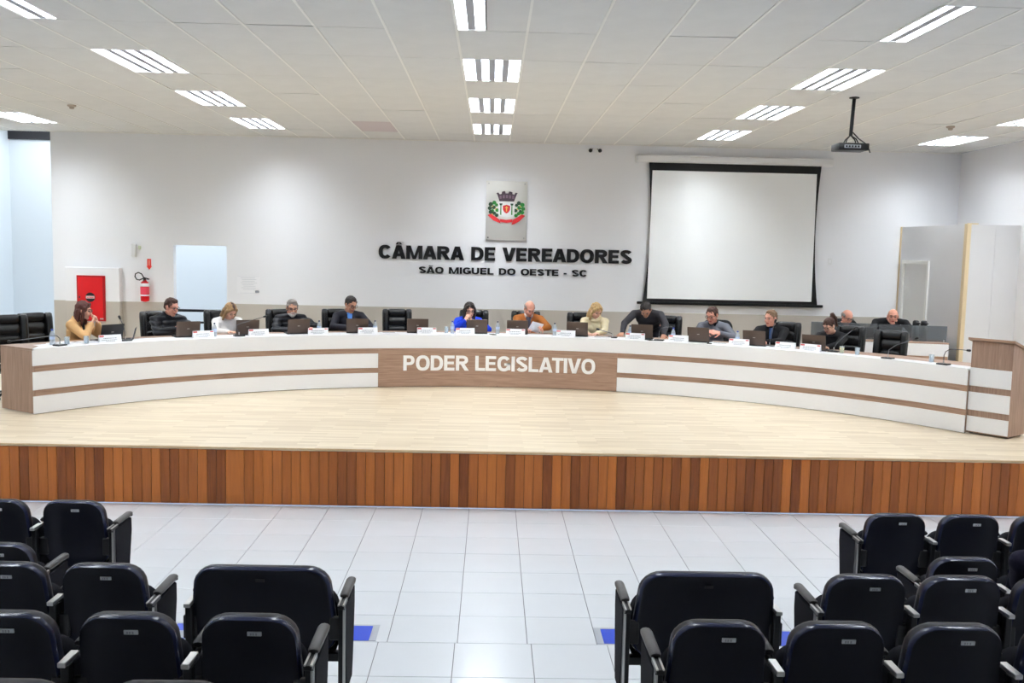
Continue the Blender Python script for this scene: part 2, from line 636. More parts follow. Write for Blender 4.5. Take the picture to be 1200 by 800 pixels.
# ------------------------------------------------------------------ suspended ceiling
XC0, TX, YC0, TY = -1.60279, 0.625, 7.38926, 1.27119
b = BM()
box(b, ((XL + XR) / 2, (YB + YW) / 2, ZC + 0.16), (XR - XL, YW - YB, 0.06))
ceiling = tag(obj('ceiling', b, MT['gap']), 'suspended ceiling of rectangular mineral tiles in a white grid', kind='structure')
lights = {(c, r): 'full' for c in (-10, -4, 2, 8, 14) for r in (6, 4, 2)}
for c in (-10, -4, 2, 8, 14):
    lights[(c, 0)] = 'half'
    for r in (-2,):
        lights[(c, r)] = 'full'
pm = tile_mesh('ceiling_panel', TX - 0.016, TY - 0.010, 0.014, 0.001)
bigrest = BM()
np_ = 0
for i in range(-14, 17):
    for j in range(-10, 8):
        xa, xb = XC0 + TX * i, XC0 + TX * (i + 1)
        ya, yb = YC0 + TY * j, YC0 + TY * (j + 1)
        xa, xb = max(xa, XL), min(xb, XR)
        ya, yb = max(ya, YB), min(yb, YW)
        if xb - xa < 0.05 or yb - ya < 0.02:
            continue
        full = abs(xb - xa - TX) < 0.01 and abs(yb - ya - TY) < 0.01
        kind = lights.get((i, j))
        if kind == 'full':
            continue
        cx, cy = (xa + xb) / 2, (ya + yb) / 2
        if kind == 'half':
            # a narrow twin-tube fitting takes the left part of this bay
            xa2 = xa + 0.265
            box(bigrest, ((xa2 + xb) / 2, cy, ZC + 0.007), (xb - xa2 - 0.008, yb - ya - 0.01, 0.014))
            continue
        vis = j >= -1 and abs(cx - 0.28 * cy * 0.1) < 0.56 * cy + 0.7
        if full and vis and np_ < 290:
            mt_ = MT['ceiling_pink'] if (i, j) == (-1, 6) else MT['ceiling']
            if mt_ is MT['ceiling_pink']:
                o = link_mesh('ceiling_panel', pm.copy(), None, ceiling, (cx, cy, ZC + 0.014))
                o.data.materials.clear()
                o.data.materials.append(mt_)
            else:
                o = link_mesh('ceiling_panel', pm, mt_, ceiling, (cx, cy, ZC + 0.014))
            if random.random() < 0.18:
                o.rotation_euler = (random.uniform(-0.004, 0.004), random.uniform(-0.006, 0.006), 0)
                o.location.z += 0.003
            np_ += 1
        elif full or yb - ya < TY - 0.05 or xb - xa < TX - 0.05:
            if j == 7 and vis and full is False and abs(xb - xa - TX) < 0.01 and np_ < 299:
                tb = BM()
                box(tb, (0, 0, 0.007), (xb - xa - 0.016, yb - ya - 0.01, 0.014))
                obj('ceiling_panel', tb, MT['ceiling'], ceiling, loc=(cx, cy, ZC))
                np_ += 1
            else:
                box(bigrest, (cx, cy, ZC + 0.007), (xb - xa - 0.016, yb - ya - 0.01, 0.014))
tag(obj('outer_panels', bigrest, MT['ceiling'], ceiling), kind='stuff')
for i in range(-13, 17):
    x = XC0 + TX * i
    tb = BM()
    box(tb, (x, (YB + YW) / 2, ZC - 0.001), (0.022, YW - YB - 0.01, 0.008))
    obj('grid_bar', tb, MT['tbar'], ceiling)
tb = BM()
box(tb, ((XL + XR) / 2, YW - 0.012, ZC - 0.004), (XR - XL - 0.02, 0.02, 0.02))
obj('edge_angle', tb, MT['tbar'], ceiling)


def make_fixture(name, w, tubes, label, group):
    root = empty(name, (0, 0, 0), 0, label, 'ceiling light', group)
    L = TY - 0.02
    h = 0.085
    bb = BM()
    box(bb, (0, 0, h), (w, L, 0.006))
    for s in (-1, 1):
        box(bb, (s * (w / 2 - 0.003), 0, h / 2), (0.006, L, h))
        box(bb, (0, s * (L / 2 - 0.003), h / 2), (w - 0.012, 0.006, h))
    obj('housing', bb, MT['tray'], root)
    pitch = (w - 0.03) / tubes
    for k in range(tubes):
        x = -w / 2 + 0.015 + pitch * (k + 0.5)
        bb = BM()
        prof = [(-0.036, 0.0), (-0.026, -0.016), (0, -0.022), (0.026, -0.016), (0.036, 0.0)]
        loft(bb, [[Vector((x + px, yy, 0.076 + pz)) for px, pz in prof] for yy in (-L / 2 + 0.03, L / 2 - 0.03)])
        obj('lamp_tube', bb, MT['tube'], root, smooth=40)
    bb = BM()
    for k in range(1, tubes):
        x = -w / 2 + 0.015 + pitch * k
        box(bb, (x, 0, 0.005), (0.066, L - 0.02, 0.004))
        for s in (-1, 1):
            box(bb, (x + s * 0.029, 0, 0.037), (0.004, L - 0.02, 0.062))
    tag(obj('reflector', bb, MT['louver'], root), kind='stuff')
    bb = BM()
    nb = 9
    for k in range(1, nb):
        y = -L / 2 + L * k / nb
        box(bb, (0, y, 0.029), (w - 0.02, 0.004, 0.036))
    tag(obj('louver', bb, MT['louver'], root), kind='stuff')
    return root


colname = {-10: 'far left column', -4: 'left column', 2: 'middle column', 8: 'right column', 14: 'far right column'}
rowname = {6: 'nearest the back wall', 4: 'second from the back wall', 2: 'third from the back wall', 0: 'over the near floor'}
proto_full = proto_half = None
for (c, r), k in sorted(lights.items(), key=lambda q: (-q[0][1], q[0][0])):
    w = TX - 0.02 if k == 'full' else 0.25
    cx = XC0 + TX * c + (TX / 2 if k == 'full' else 0.135)
    cy = YC0 + TY * (r + 0.5)
    if cy < YB + 0.7:
        continue
    if k == 'full':
        o = proto_full = proto_full or make_fixture('ceiling_light', w, 4, None, None)
        if r != 6 or c != -10:
            o = dup_tree(proto_full)
    else:
        if proto_half is None:
            proto_half = make_fixture('twin_tube_light', w, 2, None, None)
            o = proto_half
        else:
            o = dup_tree(proto_half)
    o.location = (cx, cy, ZC + 0.002)
    if r >= 0:
        tag(o, ('lit four-tube' if k == 'full' else 'lit narrow two-tube') + ' ceiling light, ' + colname[c] + ', ' + rowname[r],
            'ceiling light', 'four-tube ceiling lights' if k == 'full' else 'two-tube ceiling lights')
    else:
        tag(o, 'lit four-tube ceiling light above the audience seats, ' + colname[c], 'ceiling light', 'four-tube ceiling lights')

for nm, x, y, lb in (('smoke_detector', -6.063, 14.031, 'small beige smoke detector on the left part of the ceiling'),
                     ('smoke_detector', 6.614, 13.92, 'small beige smoke detector on the right part of the ceiling')):
    t = empty(nm, (x, y, ZC), 0, lb, 'smoke detector', 'ceiling smoke detectors')
    b = BM(); lathe(b, [(0.06, 0.0), (0.06, -0.015), (0.05, -0.025)], n=16); obj('base', b, MT['beige_detector'], t, 40)
    b = BM(); lathe(b, [(0.035, -0.025), (0.032, -0.05), (0.02, -0.058)], n=14); obj('sensor_head', b, MT['beige_detector'], t, 40)

# ------------------------------------------------------------------ stage
YS = 10.092
stage = empty('stage', (0, YS, 0), 0, 'raised stage with orange-brown board front and pale strip floor', 'stage', kind='structure')
b = BM()
box(b, ((XL + XR) / 2, (YW - YS) / 2 + 0.015, (HS - 0.03) / 2 - 0.0), (XR - XL, YW - YS - 0.03, HS - 0.03))
obj('core', b, MT['board_dark'], stage)
b = BM()
box(b, ((XL + XR) / 2, (YW - YS) / 2 - 0.006, HS - 0.015), (XR - XL, YW - YS + 0.012, 0.03))
obj('deck', b, MT['stage_floor'], stage)
b = BM()
box(b, ((XL + XR) / 2, -0.014, HS - 0.012), (XR - XL, 0.012, 0.022), bev=0.003)
obj('deck_edge', b, MT['nosing'], stage)
x = -6.6
while x < 7.3:
    w = random.choice((0.098, 0.1, 0.1, 0.102, 0.196 if random.random() < 0.12 else 0.1))
    b = BM()
    box(b, (0, 0, 0), (w - 0.004, 0.02, HS - 0.045), bev=0.002)
    o = obj('front_board', b, MT['board'], stage, loc=(x + w / 2, 0.003 + random.uniform(-0.003, 0.003), (HS - 0.045) / 2 + 0.012))
    x += w
b = BM()
for xa, xb in ((XL, -6.6), (x, XR)):
    k = int((xb - xa) / 0.1)
    for i in range(k):
        box(b, (xa + 0.05 + i * 0.1, 0.003, HS / 2), (0.096, 0.02, HS - 0.045))
tag(obj('outer_boards', b, MT['board'], stage), kind='stuff')


# ------------------------------------------------------------------ lettering
_dg = None


def glyph(ch, cap, st, sh, depth):
    """heavy block capital of height cap, drawn from strips; st stem width, sh bar height (in cap heights)"""
    bb = BM()

    def strip(A, B_):
        rings = []
        for (ax_, az), (bx_, bz) in zip(A, B_):
            rings.append([Vector((ax_, -0.5, az)), Vector((bx_, -0.5, bz)), Vector((bx_, 0.5, bz)), Vector((ax_, 0.5, az))])
        loft(bb, rings)

    def quad(*p):
        strip([p[0], p[1]], [p[3], p[2]])

    def bar(x0_, x1_, z0_, z1_):
        quad((x0_, z0_), (x0_, z1_), (x1_, z1_), (x1_, z0_))

    def ring(cx_, cz_, rx, rz, a0, a1, n=22, over=0.012):
        A, B_ = [], []
        for k in range(n + 1):
            a_ = radians(a0 + (a1 - a0) * k / n)
            c_, s_ = cos(a_), sin(a_)
            f = lambda v: abs(v) ** 0.86 * (1 if v > 0 else -1)
            A.append((cx_ + rx * f(c_), cz_ + (rz + over) * f(s_)))
            B_.append((cx_ + (rx - st) * f(c_), cz_ + (rz - sh) * f(s_)))
        strip(A, B_)

    base = {'Â': 'A', 'Ã': 'A', 'Ê': 'E'}.get(ch, ch)
    W = {'C': 0.94, 'A': 1.02, 'M': 1.2, 'R': 0.94, 'D': 0.92, 'E': 0.78, 'V': 1.0, 'O': 1.02, 'S': 0.86, 'I': st, 'G': 0.98, 'U': 0.92, 'L': 0.74, 'T': 0.86,
         'P': 0.86, 'N': 0.94, '-': 0.36}[base]
    if base == 'O':
        ring(W / 2, 0.5, W / 2, 0.5, 0, 360, 32)
    elif base == 'C':
        ring(W / 2, 0.5, W / 2, 0.5, 36, 324, 28)
    elif base == 'G':
        ring(W / 2, 0.5, W / 2, 0.5, 36, 330, 28)
        bar(W - st, W, 0.08, 0.54); bar(W * 0.52, W, 0.54 - sh * 0.9, 0.54)
    elif base == 'D':
        bar(0, st, 0, 1); ring(W * 0.42, 0.5, W * 0.58, 0.5, -90, 90, 18, 0); bar(st, W * 0.42, 0, sh); bar(st, W * 0.42, 1 - sh, 1)
    elif base in 'PR':
        zb3 = 0.42 if base == 'R' else 0.36
        hz = (1 - zb3) / 2
        bar(0, st, 0, 1); bar(st, W * 0.5, 1 - sh, 1); bar(st, W * 0.5, zb3, zb3 + sh)
        ring(W * 0.5, zb3 + hz, W * 0.46, hz, -90, 90, 14, 0)
        if base == 'R':
            quad((W * 0.36, zb3 + 0.02), (W * 0.36 + st * 1.05, zb3 + 0.06), (W + 0.04, 0), (W - st * 1.12, 0))
    elif base == 'E':
        bar(0, st, 0, 1); bar(st, W, 0, sh); bar(st, W, 1 - sh, 1); bar(st, W * 0.93, 0.5 - sh * 0.42, 0.5 + sh * 0.5)
    elif base == 'L':
        bar(0, st, 0, 1); bar(st, W, 0, sh)
    elif base == 'T':
        bar(W / 2 - st / 2, W / 2 + st / 2, 0, 1 - sh); bar(0, W, 1 - sh, 1)
    elif base == 'I':
        bar(0, st, 0, 1)
    elif base == '-':
        bar(0, W, 0.27, 0.27 + sh)
    elif base == 'A':
        t_ = st * 1.12
        quad((0, 0), (W / 2 - t_ * 0.55, 1), (W / 2 + t_ * 0.30, 1), (t_, 0)); quad((W - t_, 0), (W / 2 - t_ * 0.30, 1), (W / 2 + t_ * 0.55, 1), (W, 0))
        bar(W * 0.24, W * 0.76, 0.19, 0.19 + sh * 0.9)
    elif base == 'V':
        t_ = st * 1.12
        quad((W / 2 - t_ * 0.55, 0), (0, 1), (t_, 1), (W / 2 + t_ * 0.30, 0)); quad((W / 2 - t_ * 0.30, 0), (W - t_, 1), (W, 1), (W / 2 + t_ * 0.55, 0))
    elif base == 'M':
        bar(0, st * 0.95, 0, 1); bar(W - st * 0.95, W, 0, 1)
        quad((W / 2 - st * 0.40, 0.0), (st * 0.4, 1), (st * 1.12, 1), (W / 2 + st * 0.30, 0.0)); quad((W / 2 - st * 0.30, 0.0), (W - st * 1.12, 1), (W - st * 0.4, 1), (W / 2 + st * 0.40, 0.0))
    elif base == 'N':
        bar(0, st, 0, 1); bar(W - st, W, 0, 1); quad((W - st * 1.25, 0), (0.02, 1), (st * 1.25, 1), (W - 0.02, 0))
    elif base == 'U':
        bar(0, st, 0.42, 1); bar(W - st, W, 0.42, 1); ring(W / 2, 0.42, W / 2, 0.42, 180, 360, 18)
    elif base == 'S':
        hx, hz = st * 0.5, sh * 0.5
        zt_, zb4, rx = 0.745, 0.265, W / 2 - hx
        C_ = [(W / 2 + rx * cos(radians(q)) * (1 if q < 90 else 1), zt_ + (0.255 - hz) * sin(radians(q))) for q in range(12, 250, 14)]
        C_ += [(W / 2 + rx * cos(radians(q)), zb4 + (0.265 - hz) * sin(radians(q))) for q in range(62, -172, -14)]
        h_ = (st * 0.5, sh * 0.55)
        A, B_ = [], []
        for k, (x_, z_) in enumerate(C_):
            p0, p1 = C_[max(k - 1, 0)], C_[min(k + 1, len(C_) - 1)]
            dx, dz = p1[0] - p0[0], p1[1] - p0[1]
            L = hypot(dx, dz)
            nx, nz = -dz / L, dx / L
            hh = hypot(nx * h_[0], nz * h_[1])
            A.append((x_ + nx * hh, z_ + nz * hh)); B_.append((x_ - nx * hh, z_ - nz * hh))
        strip(A, B_)
    if ch in 'ÂÊ':
        m_ = W / 2
        quad((m_ - 0.24, 1.06), (m_ - 0.10, 1.24), (m_, 1.24), (m_ - 0.08, 1.06)); quad((m_ + 0.08, 1.06), (m_, 1.24), (m_ + 0.10, 1.24), (m_ + 0.24, 1.06))
    if ch == 'Ã':
        m_ = W / 2
        strip([(m_ - 0.26, 1.08), (m_ - 0.12, 1.24), (m_ + 0.06, 1.17), (m_ + 0.16, 1.17), (m_ + 0.26, 1.25)], [(m_ - 0.20, 1.06), (m_ - 0.10, 1.12), (m_ + 0.06, 1.06), (m_ + 0.18, 1.06), (m_ + 0.26, 1.14)])
    for v in bb.verts:
        v.co = Vector(((v.co.x - W / 2) * cap, v.co.y * depth, v.co.z * cap))
    bmesh.ops.recalc_face_normals(bb, faces=bb.faces)
    me = bpy.data.meshes.new('letter')
    bb.to_mesh(me)
    bb.free()
    return me, W * cap


def lettering(parent, text, x0_, x1_, z, cap, depth, material, weight, space, place):
    """fits the text into x0..x1; place(x) gives (loc, rz)"""
    gl = {}
    for ch in text:
        if ch != ' ' and ch not in gl:
            gl[ch] = glyph(ch, cap, weight[0], weight[1], depth)
    gap = cap * 0.10
    plain = text.translate(str.maketrans('ÂÃÊ', 'AAE'))
    kern = {}
    for i_ in range(len(plain) - 1):
        pr_ = plain[i_:i_ + 2]
        kern[i_] = cap * (0.16 if pr_ in ('AT', 'TA', 'AV', 'VA') else 0.07 if ('A' in pr_ or 'V' in pr_ or 'T' in pr_ or pr_[0] == 'L') and ' ' not in pr_ else
                          0.03 if pr_[0] in 'CDOGSRP' and ' ' not in pr_ else 0.0)
    nat = sum(cap * space if c == ' ' else gl[c][1] + gap for c in text) - gap - sum(kern.values())
    k = (x1_ - x0_) / nat
    for ch in gl:
        for v in gl[ch][0].vertices:
            v.co.x *= k
        gl[ch][0].name = 'letter'
    x = x0_
    for i_, ch in enumerate(text):
        if ch == ' ':
            x += cap * space * k
            continue
        w = gl[ch][1] * k
        loc, rz = place(x + w / 2)
        o = link_mesh('letter', gl[ch][0], material, parent, (loc[0], loc[1], z), rz)
        x += w + (gap - kern.get(i_, 0)) * k


# ------------------------------------------------------------------ curved bench
def arc_box(bm, Ra, Rb, z0_, z1_, ta, tb, step_=1.2, mi=0):
    n = max(2, int(abs(tb - ta) / step_) + 1)
    rings = []
    for i in range(n + 1):
        t = ta + (tb - ta) * i / n
        rings.append([polar(Ra, t, z0_), polar(Rb, t, z0_), polar(Rb, t, z1_), polar(Ra, t, z1_)])
    loft(bm, rings, mi=mi)


DT = 0.815
bench = empty('council_bench', (CX, CY, HS), 0, 'long curved council bench with white and brown banded front', 'bench')
bench_mats = []


def bpart(name, Ra, Rb, z0_, z1_, ta, tb, material, parent=None):
    b = BM()
    arc_box(b, Ra, Rb, z0_, z1_, ta, tb)
    bmesh.ops.translate(b, vec=(-CX, -CY, 0), verts=b.verts)
    return obj(name, b, material, parent or bench, smooth=30)


TE_L, TE_R = -56.8, 57.95
TW = 15.6
bpart('carcass', R0 + 0.014, R0 + 0.05, 0.02, 0.79, TE_L + 0.25, TE_R, MT['desk_wood_h'])
bpart('plinth', R0 + 0.03, R0 + 0.06, 0.0, 0.02, TE_L + 0.3, TE_R - 0.1, MT['black_plastic'])
bpart('top_band', R0, R0 + 0.014, 0.605, DT - 0.02, TE_L, TE_R, MT['laminate'])
for ta, tb in ((TE_L, -TW), (TW, TE_R)):
    bpart('middle_panel', R0, R0 + 0.014, 0.303, 0.527, ta, tb, MT['laminate'])
    bpart('lower_panel', R0, R0 + 0.014, 0.008, 0.225, ta, tb, MT['laminate'])
bpart('name_panel', R0 + 0.002, R0 + 0.016, 0.008, 0.603, -TW + 0.06, -0.03, MT['desk_wood_h'])
bpart('name_panel', R0 + 0.002, R0 + 0.016, 0.008, 0.603, 0.03, TW - 0.06, MT['desk_wood_h'])
LEDGE = 37.0
bpart('front_ledge', R0, R0 + 0.45, DT - 0.02, DT, TE_L + 0.15, LEDGE, MT['laminate'])
bpart('front_ledge', R0, R0 + 0.28, DT - 0.02, DT, LEDGE + 0.02, TE_R, MT['laminate'])
bpart('worktop', R0 + 0.452, R0 + 0.70, DT - 0.02, DT - 0.001, TE_L + 0.15, LEDGE, MT['desk_wood_h'])
bpart('worktop', R0 + 0.282, R0 + 0.70, DT - 0.02, DT - 0.001, LEDGE + 0.02, TE_R, MT['desk_wood_h'])
# left end: full height brown panel and its cover strip
b = BM()
arc_box(b, R0 + 0.016, R0 + 0.70, 0.012, DT - 0.022, TE_L, TE_L + 0.22)
bmesh.ops.translate(b, vec=(-CX, -CY, 0), verts=b.verts)
obj('end_panel', b, MT['desk_wood_v'], bench)
b = BM()
pts = [polar(R0 + 0.012, TE_L), polar(R0 + 0.70, TE_L), polar(R0 + 0.70, TE_L + 1.9), polar(R0 + 0.30, TE_L + 2.1)]
prism_xy(b, [(p.x - CX, p.y - CY) for p in pts], DT - 0.018, DT + 0.002)
obj('end_cover', b, MT['desk_wood_v'], bench)
b = BM()
arc_box(b, R0 + 0.016, R0 + 0.70, 0.012, DT - 0.022, TE_R - 0.22, TE_R)
bmesh.ops.translate(b, vec=(-CX, -CY, 0), verts=b.verts)
obj('end_panel', b, MT['desk_wood_v'], bench)
for th in (-42, -28, -14, 0, 14, 28, 42):
    bpart('divider', R0 + 0.05, R0 + 0.60, 0.0, DT - 0.022, th - 0.12, th + 0.12, MT['desk_wood_v'])


def on_arc(x):
    t = degrees(x / (R0 - 0.012))
    p = polar(R0 - 0.001, t)
    return (p.x - CX, p.y - CY), -radians(t)


ax = radians(1) * (R0 - 0.012)
lettering(bench, 'PODER LEGISLATIVO', -12.35 * ax, 12.75 * ax, 0.257, 0.236, 0.022, MT['white_letter'], (0.25, 0.19), 0.40, on_arc)

# ------------------------------------------------------------------ lectern
LA = Vector((5.985, 11.660, 0)); LB = Vector((6.295, 11.268, 0))
ld = (LB - LA).normalized()
lc = (LA + LB) / 2
LW = (LB - LA).length
lec = empty('lectern', (lc.x, lc.y, HS), atan2(ld.y, ld.x), 'brown lectern with white banded base at right end of bench', 'lectern')
D = 0.46          # local x along the front, +y to the back
b = BM(); box(b, (0, D / 2 + 0.014, 0.435), (LW, D, 0.83)); obj('base', b, MT['desk_wood_v'], lec)
for nm, za, zb in (('lower_panel', 0.035, 0.225), ('middle_panel', 0.303, 0.527), ('upper_panel', 0.605, 0.832)):
    b = BM(); box(b, (-0.002, 0.006, (za + zb) / 2), (LW + 0.004, 0.014, zb - za), bev=0.002); obj(nm, b, MT['laminate'], lec)
b = BM()
for sx in (-1, 1):
    pr = [(0.012, 0.85), (D + 0.014, 0.85), (D + 0.014, 1.03), (0.012, 1.165)]
    loft(b, [[Vector((sx * (LW / 2 - 0.01) + dx, y, z)) for y, z in pr] for dx in (-0.009, 0.009)])
box(b, (0, 0.02, 1.005), (LW - 0.04, 0.018, 0.31))
box(b, (0, D * 0.6, 0.86), (LW - 0.04, D * 0.7, 0.02))
obj('upper_body', b, MT['desk_wood_v'], lec)
b = BM()
pr = [(-0.035, 1.178), (D + 0.03, 1.035), (D + 0.03, 1.063), (-0.035, 1.206)]
loft(b, [[Vector((sx * (LW / 2 + 0.03), y, z)) for y, z in pr] for sx in (-1, 1)])
obj('sloped_top', b, MT['desk_wood_h'], lec)
for sx, sy in ((-1, 0.06), (1, 0.06), (-1, D - 0.04), (1, D - 0.04)):
    b = BM()
    capsule(b, (sx * (LW / 2 - 0.04) - 0.01, sy, 0.02), (sx * (LW / 2 - 0.04) + 0.01, sy, 0.02), 0.019, 0.019)
    obj('castor', b, MT['castor'], lec, True)

# ------------------------------------------------------------------ back wall things
t = empty('wall_lettering', (0.25, YW, 2.585), 0, 'large black raised letters reading CÂMARA DE VEREADORES on the wall', 'sign')
lettering(t, 'CÂMARA DE VEREADORES', -2.055 - 0.25, 2.548 - 0.25, 0.0, 0.245, 0.03, MT['black_letter'], (0.295, 0.22), 0.42,
          lambda x: ((x, -0.016), 0.0))
t = empty('wall_lettering', (0.21, YW, 2.335), 0, 'smaller black raised letters reading SÃO MIGUEL DO OESTE - SC', 'sign')
lettering(t, 'SÃO MIGUEL DO OESTE - SC', -1.325 - 0.21, 1.743 - 0.21, 0.0, 0.118, 0.022, MT['black_letter'], (0.275, 0.21), 0.52,
          lambda x: ((x, -0.012), 0.0))

pl = empty('coat_of_arms_plaque', (0.243, YW - 0.045, 3.49), 0, 'brushed steel plaque with a coloured coat of arms on the wall', 'plaque')
b = BM(); box(b, (0, 0.0, 0), (0.74, 0.012, 1.06), bev=0.002); obj('steel_sheet', b, MT['steel'], pl)
for sx in (-1, 1):
    for sz in (-1, 1):
        b = BM(); tube(b, [(sx * 0.325, 0.043, sz * 0.485), (sx * 0.325, -0.014, sz * 0.485)], 0.013, 10)
        obj('standoff', b, MT['black_metal'] if sx < 0 and sz < 0 else MT['alu'], pl)
C_CROWN = mat('emblem_crown', (66, 48, 60), 0.5)
C_CROWN2 = mat('emblem_crown_stone', (120, 96, 112), 0.5)
C_SHIELD = mat('emblem_shield_white', (240, 242, 240), 0.5)
C_RED = mat('emblem_red', (206, 36, 40), 0.5)
C_GREEN = mat('emblem_green', (36, 128, 48), 0.5)
C_DKGREEN = mat('emblem_dark_green', (34, 66, 44), 0.5)
C_GOLD = mat('emblem_gold', (226, 190, 90), 0.5)
pxm = lambda x, y: ((x - 318) / 598.0, (397 - y) / 598.0)


def emblem(name, pts, d0, d1, m_, parent=pl):
    bb = BM()
    prism_xz(bb, [pxm(*q) for q in pts], -0.006 - d0, -0.006 - d1)
    return obj(name, bb, m_, parent)


crown = emblem('mural_crown', [(240, 296), (398, 296), (410, 262), (428, 214), (436, 206), (414, 200), (400, 222), (380, 218), (378, 196), (346, 188), (334, 210),
                (306, 210), (296, 186), (266, 194), (262, 218), (242, 222), (226, 202), (204, 212), (216, 224), (230, 262)], 0, 0.008, C_CROWN)
for q in ((252, 250), (286, 246), (320, 244), (354, 246), (388, 250)):
    emblem('stone', [(q[0] - 11, q[1] - 16), (q[0] + 11, q[1] - 16), (q[0] + 11, q[1] + 18), (q[0] - 11, q[1] + 18)], 0.008, 0.011, C_CROWN2, crown)
sh = emblem('shield', [(230, 306), (406, 306), (404, 440), (388, 456), (344, 462), (318, 474), (292, 462), (248, 456), (232, 440)], 0, 0.008, C_SHIELD)
emblem('shield_border', [(244, 300), (392, 300), (372, 286), (344, 278), (292, 278), (264, 286)], 0, 0.006, C_SHIELD)
inner = emblem('inner_shield', [(278, 344), (318, 332), (358, 344), (356, 386), (340, 412), (318, 426), (296, 412), (280, 386)], 0.008, 0.012, C_RED, sh)
emblem('cross_bar', [(313, 348), (324, 348), (324, 404), (313, 404)], 0.012, 0.015, C_GOLD, sh)
emblem('cross_bar', [(302, 360), (335, 360), (335, 369), (302, 369)], 0.012, 0.0145, C_GOLD, sh)
for cx_ in (257, 376):
    emblem('tree_trunk', [(cx_ - 5, 336), (cx_ + 5, 336), (cx_ + 7, 440), (cx_ - 7, 440)], 0.008, 0.011, C_GREEN, sh)
    emblem('tree_crown', [(cx_ - 16, 318), (cx_ + 16, 318), (cx_ + 13, 338), (cx_ - 13, 338)], 0.008, 0.012, C_DKGREEN, sh)
for side in (-1, 1):
    for (dx, dy, r, c) in ((170, 330, 22, 0), (132, 312, 20, 1), (180, 372, 20, 0), (138, 362, 20, 0), (100, 392, 18, 1), (170, 412, 20, 0), (132, 424, 18, 0),
                           (108, 336, 16, 1), (104, 446, 18, 0), (150, 398, 15, 1)):
        cx_ = 318 + side * dx
        pts = [(cx_ + r * 1.12 * cos(a_), dy + r * (1.0 + 0.12 * (k_ % 2)) * sin(a_)) for k_, a_ in enumerate([2 * pi * k / 10 for k in range(10)])]
        emblem('leaf', pts, 0.001, 0.007, (C_GREEN if side > 0 else C_DKGREEN) if c == 0 else (C_DKGREEN if side > 0 else C_GREEN))
    for (dx, dy) in ((150, 350), (118, 378), (150, 436)):
        cx_ = 318 + side * dx
        emblem('berry', [(cx_ + 8 * cos(a_), dy + 8 * sin(a_)) for a_ in [2 * pi * k / 8 for k in range(8)]], 0.007, 0.011, C_GOLD)
for pts in ([(114, 446), (148, 432), (246, 492), (256, 532), (236, 524), (180, 504)],
            [(522, 446), (488, 432), (390, 492), (376, 546), (404, 538), (462, 504)],
            [(250, 486), (318, 494), (384, 486), (384, 516), (318, 526), (250, 516)]):
    emblem('ribbon', pts, 0.004, 0.011, C_RED)

# projection screen
ps = empty('projection_screen', (4.37, YW - 0.07, 0), 0, 'pull-down white projection screen with black border on back wall', 'projection screen')
b = BM()
pr = [(0.06, -0.06), (0.06, 0.075), (-0.05, 0.075), (-0.07, 0.05), (-0.07, -0.03), (-0.04, -0.06)]
loft(b, [[Vector((x_, y_, 4.475 + z_)) for y_, z_ in pr] for x_ in (-1.80, 1.74)])
obj('roller_case', b, MT['white_plastic'], ps)
for sx in (-1.81, 1.75):
    b = BM(); box(b, (sx, 0.0, 4.48), (0.02, 0.11, 0.11), bev=0.004); obj('case_end_cap', b, MT['white_plastic'], ps)
zt, zb_ = 4.42, 1.91
NS = 16


def edge_x(sgn, k):
    bow = 0.055 * (1 - (2 * k - 1) ** 2)
    top = -1.575 if sgn < 0 else 1.555
    bot = -1.605 if sgn < 0 else 1.605
    return top + (bot - top) * k ** 3 - sgn * bow


b = BM()
vs_ = []
for i in range(NS + 1):
    k = i / NS
    z = zt + (zb_ - zt) * k
    vs_.append([(edge_x(-1, k), z), (edge_x(1, k), z)])
for i in range(NS):
    (a0, z0_), (a1, _) = vs_[i]
    (c0, z1_), (c1, _) = vs_[i + 1]
    loft(b, [[Vector((a0, y, z0_)), Vector((a1, y, z0_)), Vector((c1, y, z1_)), Vector((c0, y, z1_))] for y in (-0.002, 0.002)])
obj('border_fabric', b, MT['black_fabric'], ps)
b = BM()
for i in range(NS):
    k0, k1 = i / NS, (i + 1) / NS
    za, zb2 = 4.275 + (1.965 - 4.275) * k0, 4.275 + (1.965 - 4.275) * k1
    f = lambda z: (zt - z) / (zt - zb_)
    xa = (-1.51 - 0.02 * f(za), 1.475 + 0.02 * f(za)); xb = (-1.51 - 0.02 * f(zb2), 1.475 + 0.02 * f(zb2))
    loft(b, [[Vector((xa[0], y, za)), Vector((xa[1], y, za)), Vector((xb[1], y, zb2)), Vector((xb[0], y, zb2))] for y in (-0.0045, -0.0025)])
obj('white_fabric', b, MT['white_fabric'], ps)
b = BM(); box(b, (0.0, 0, 1.885), (3.42, 0.045, 0.05), bev=0.01); obj('weight_bar', b, MT['black_metal'], ps)

# red hose cabinet
t = empty('fire_hose_cabinet', (-7.178, YW - 0.14, 1.76), 0, 'red metal fire hose cabinet with round dark badge on left wall', 'cabinet')
b = BM(); box(b, (0, -0.012, 0), (0.505, 0.024, 0.816), bev=0.004); obj('frame', b, MT['red_dark'], t)
b = BM(); box(b, (-0.005, -0.029, 0), (0.44, 0.012, 0.76), bev=0.004); dr = obj('door', b, MT['red'], t)
b = BM(); tube(b, [(-0.005, -0.034, 0.02), (-0.005, -0.042, 0.02)], 0.085, 20); obj('badge', b, MT['black_plastic'], dr)
b = BM(); box(b, (-0.005, -0.044, 0.02), (0.15, 0.003, 0.046)); obj('badge_band', b, mat('badge_pink_white', (240, 214, 216), 0.5), dr)
lettering(dr, 'INCÊNDIO', -0.068, 0.058, 0.006, 0.024, 0.003, MT['red'], (0.22, 0.18), 0.3, lambda x: ((x, -0.0465), 0.0))
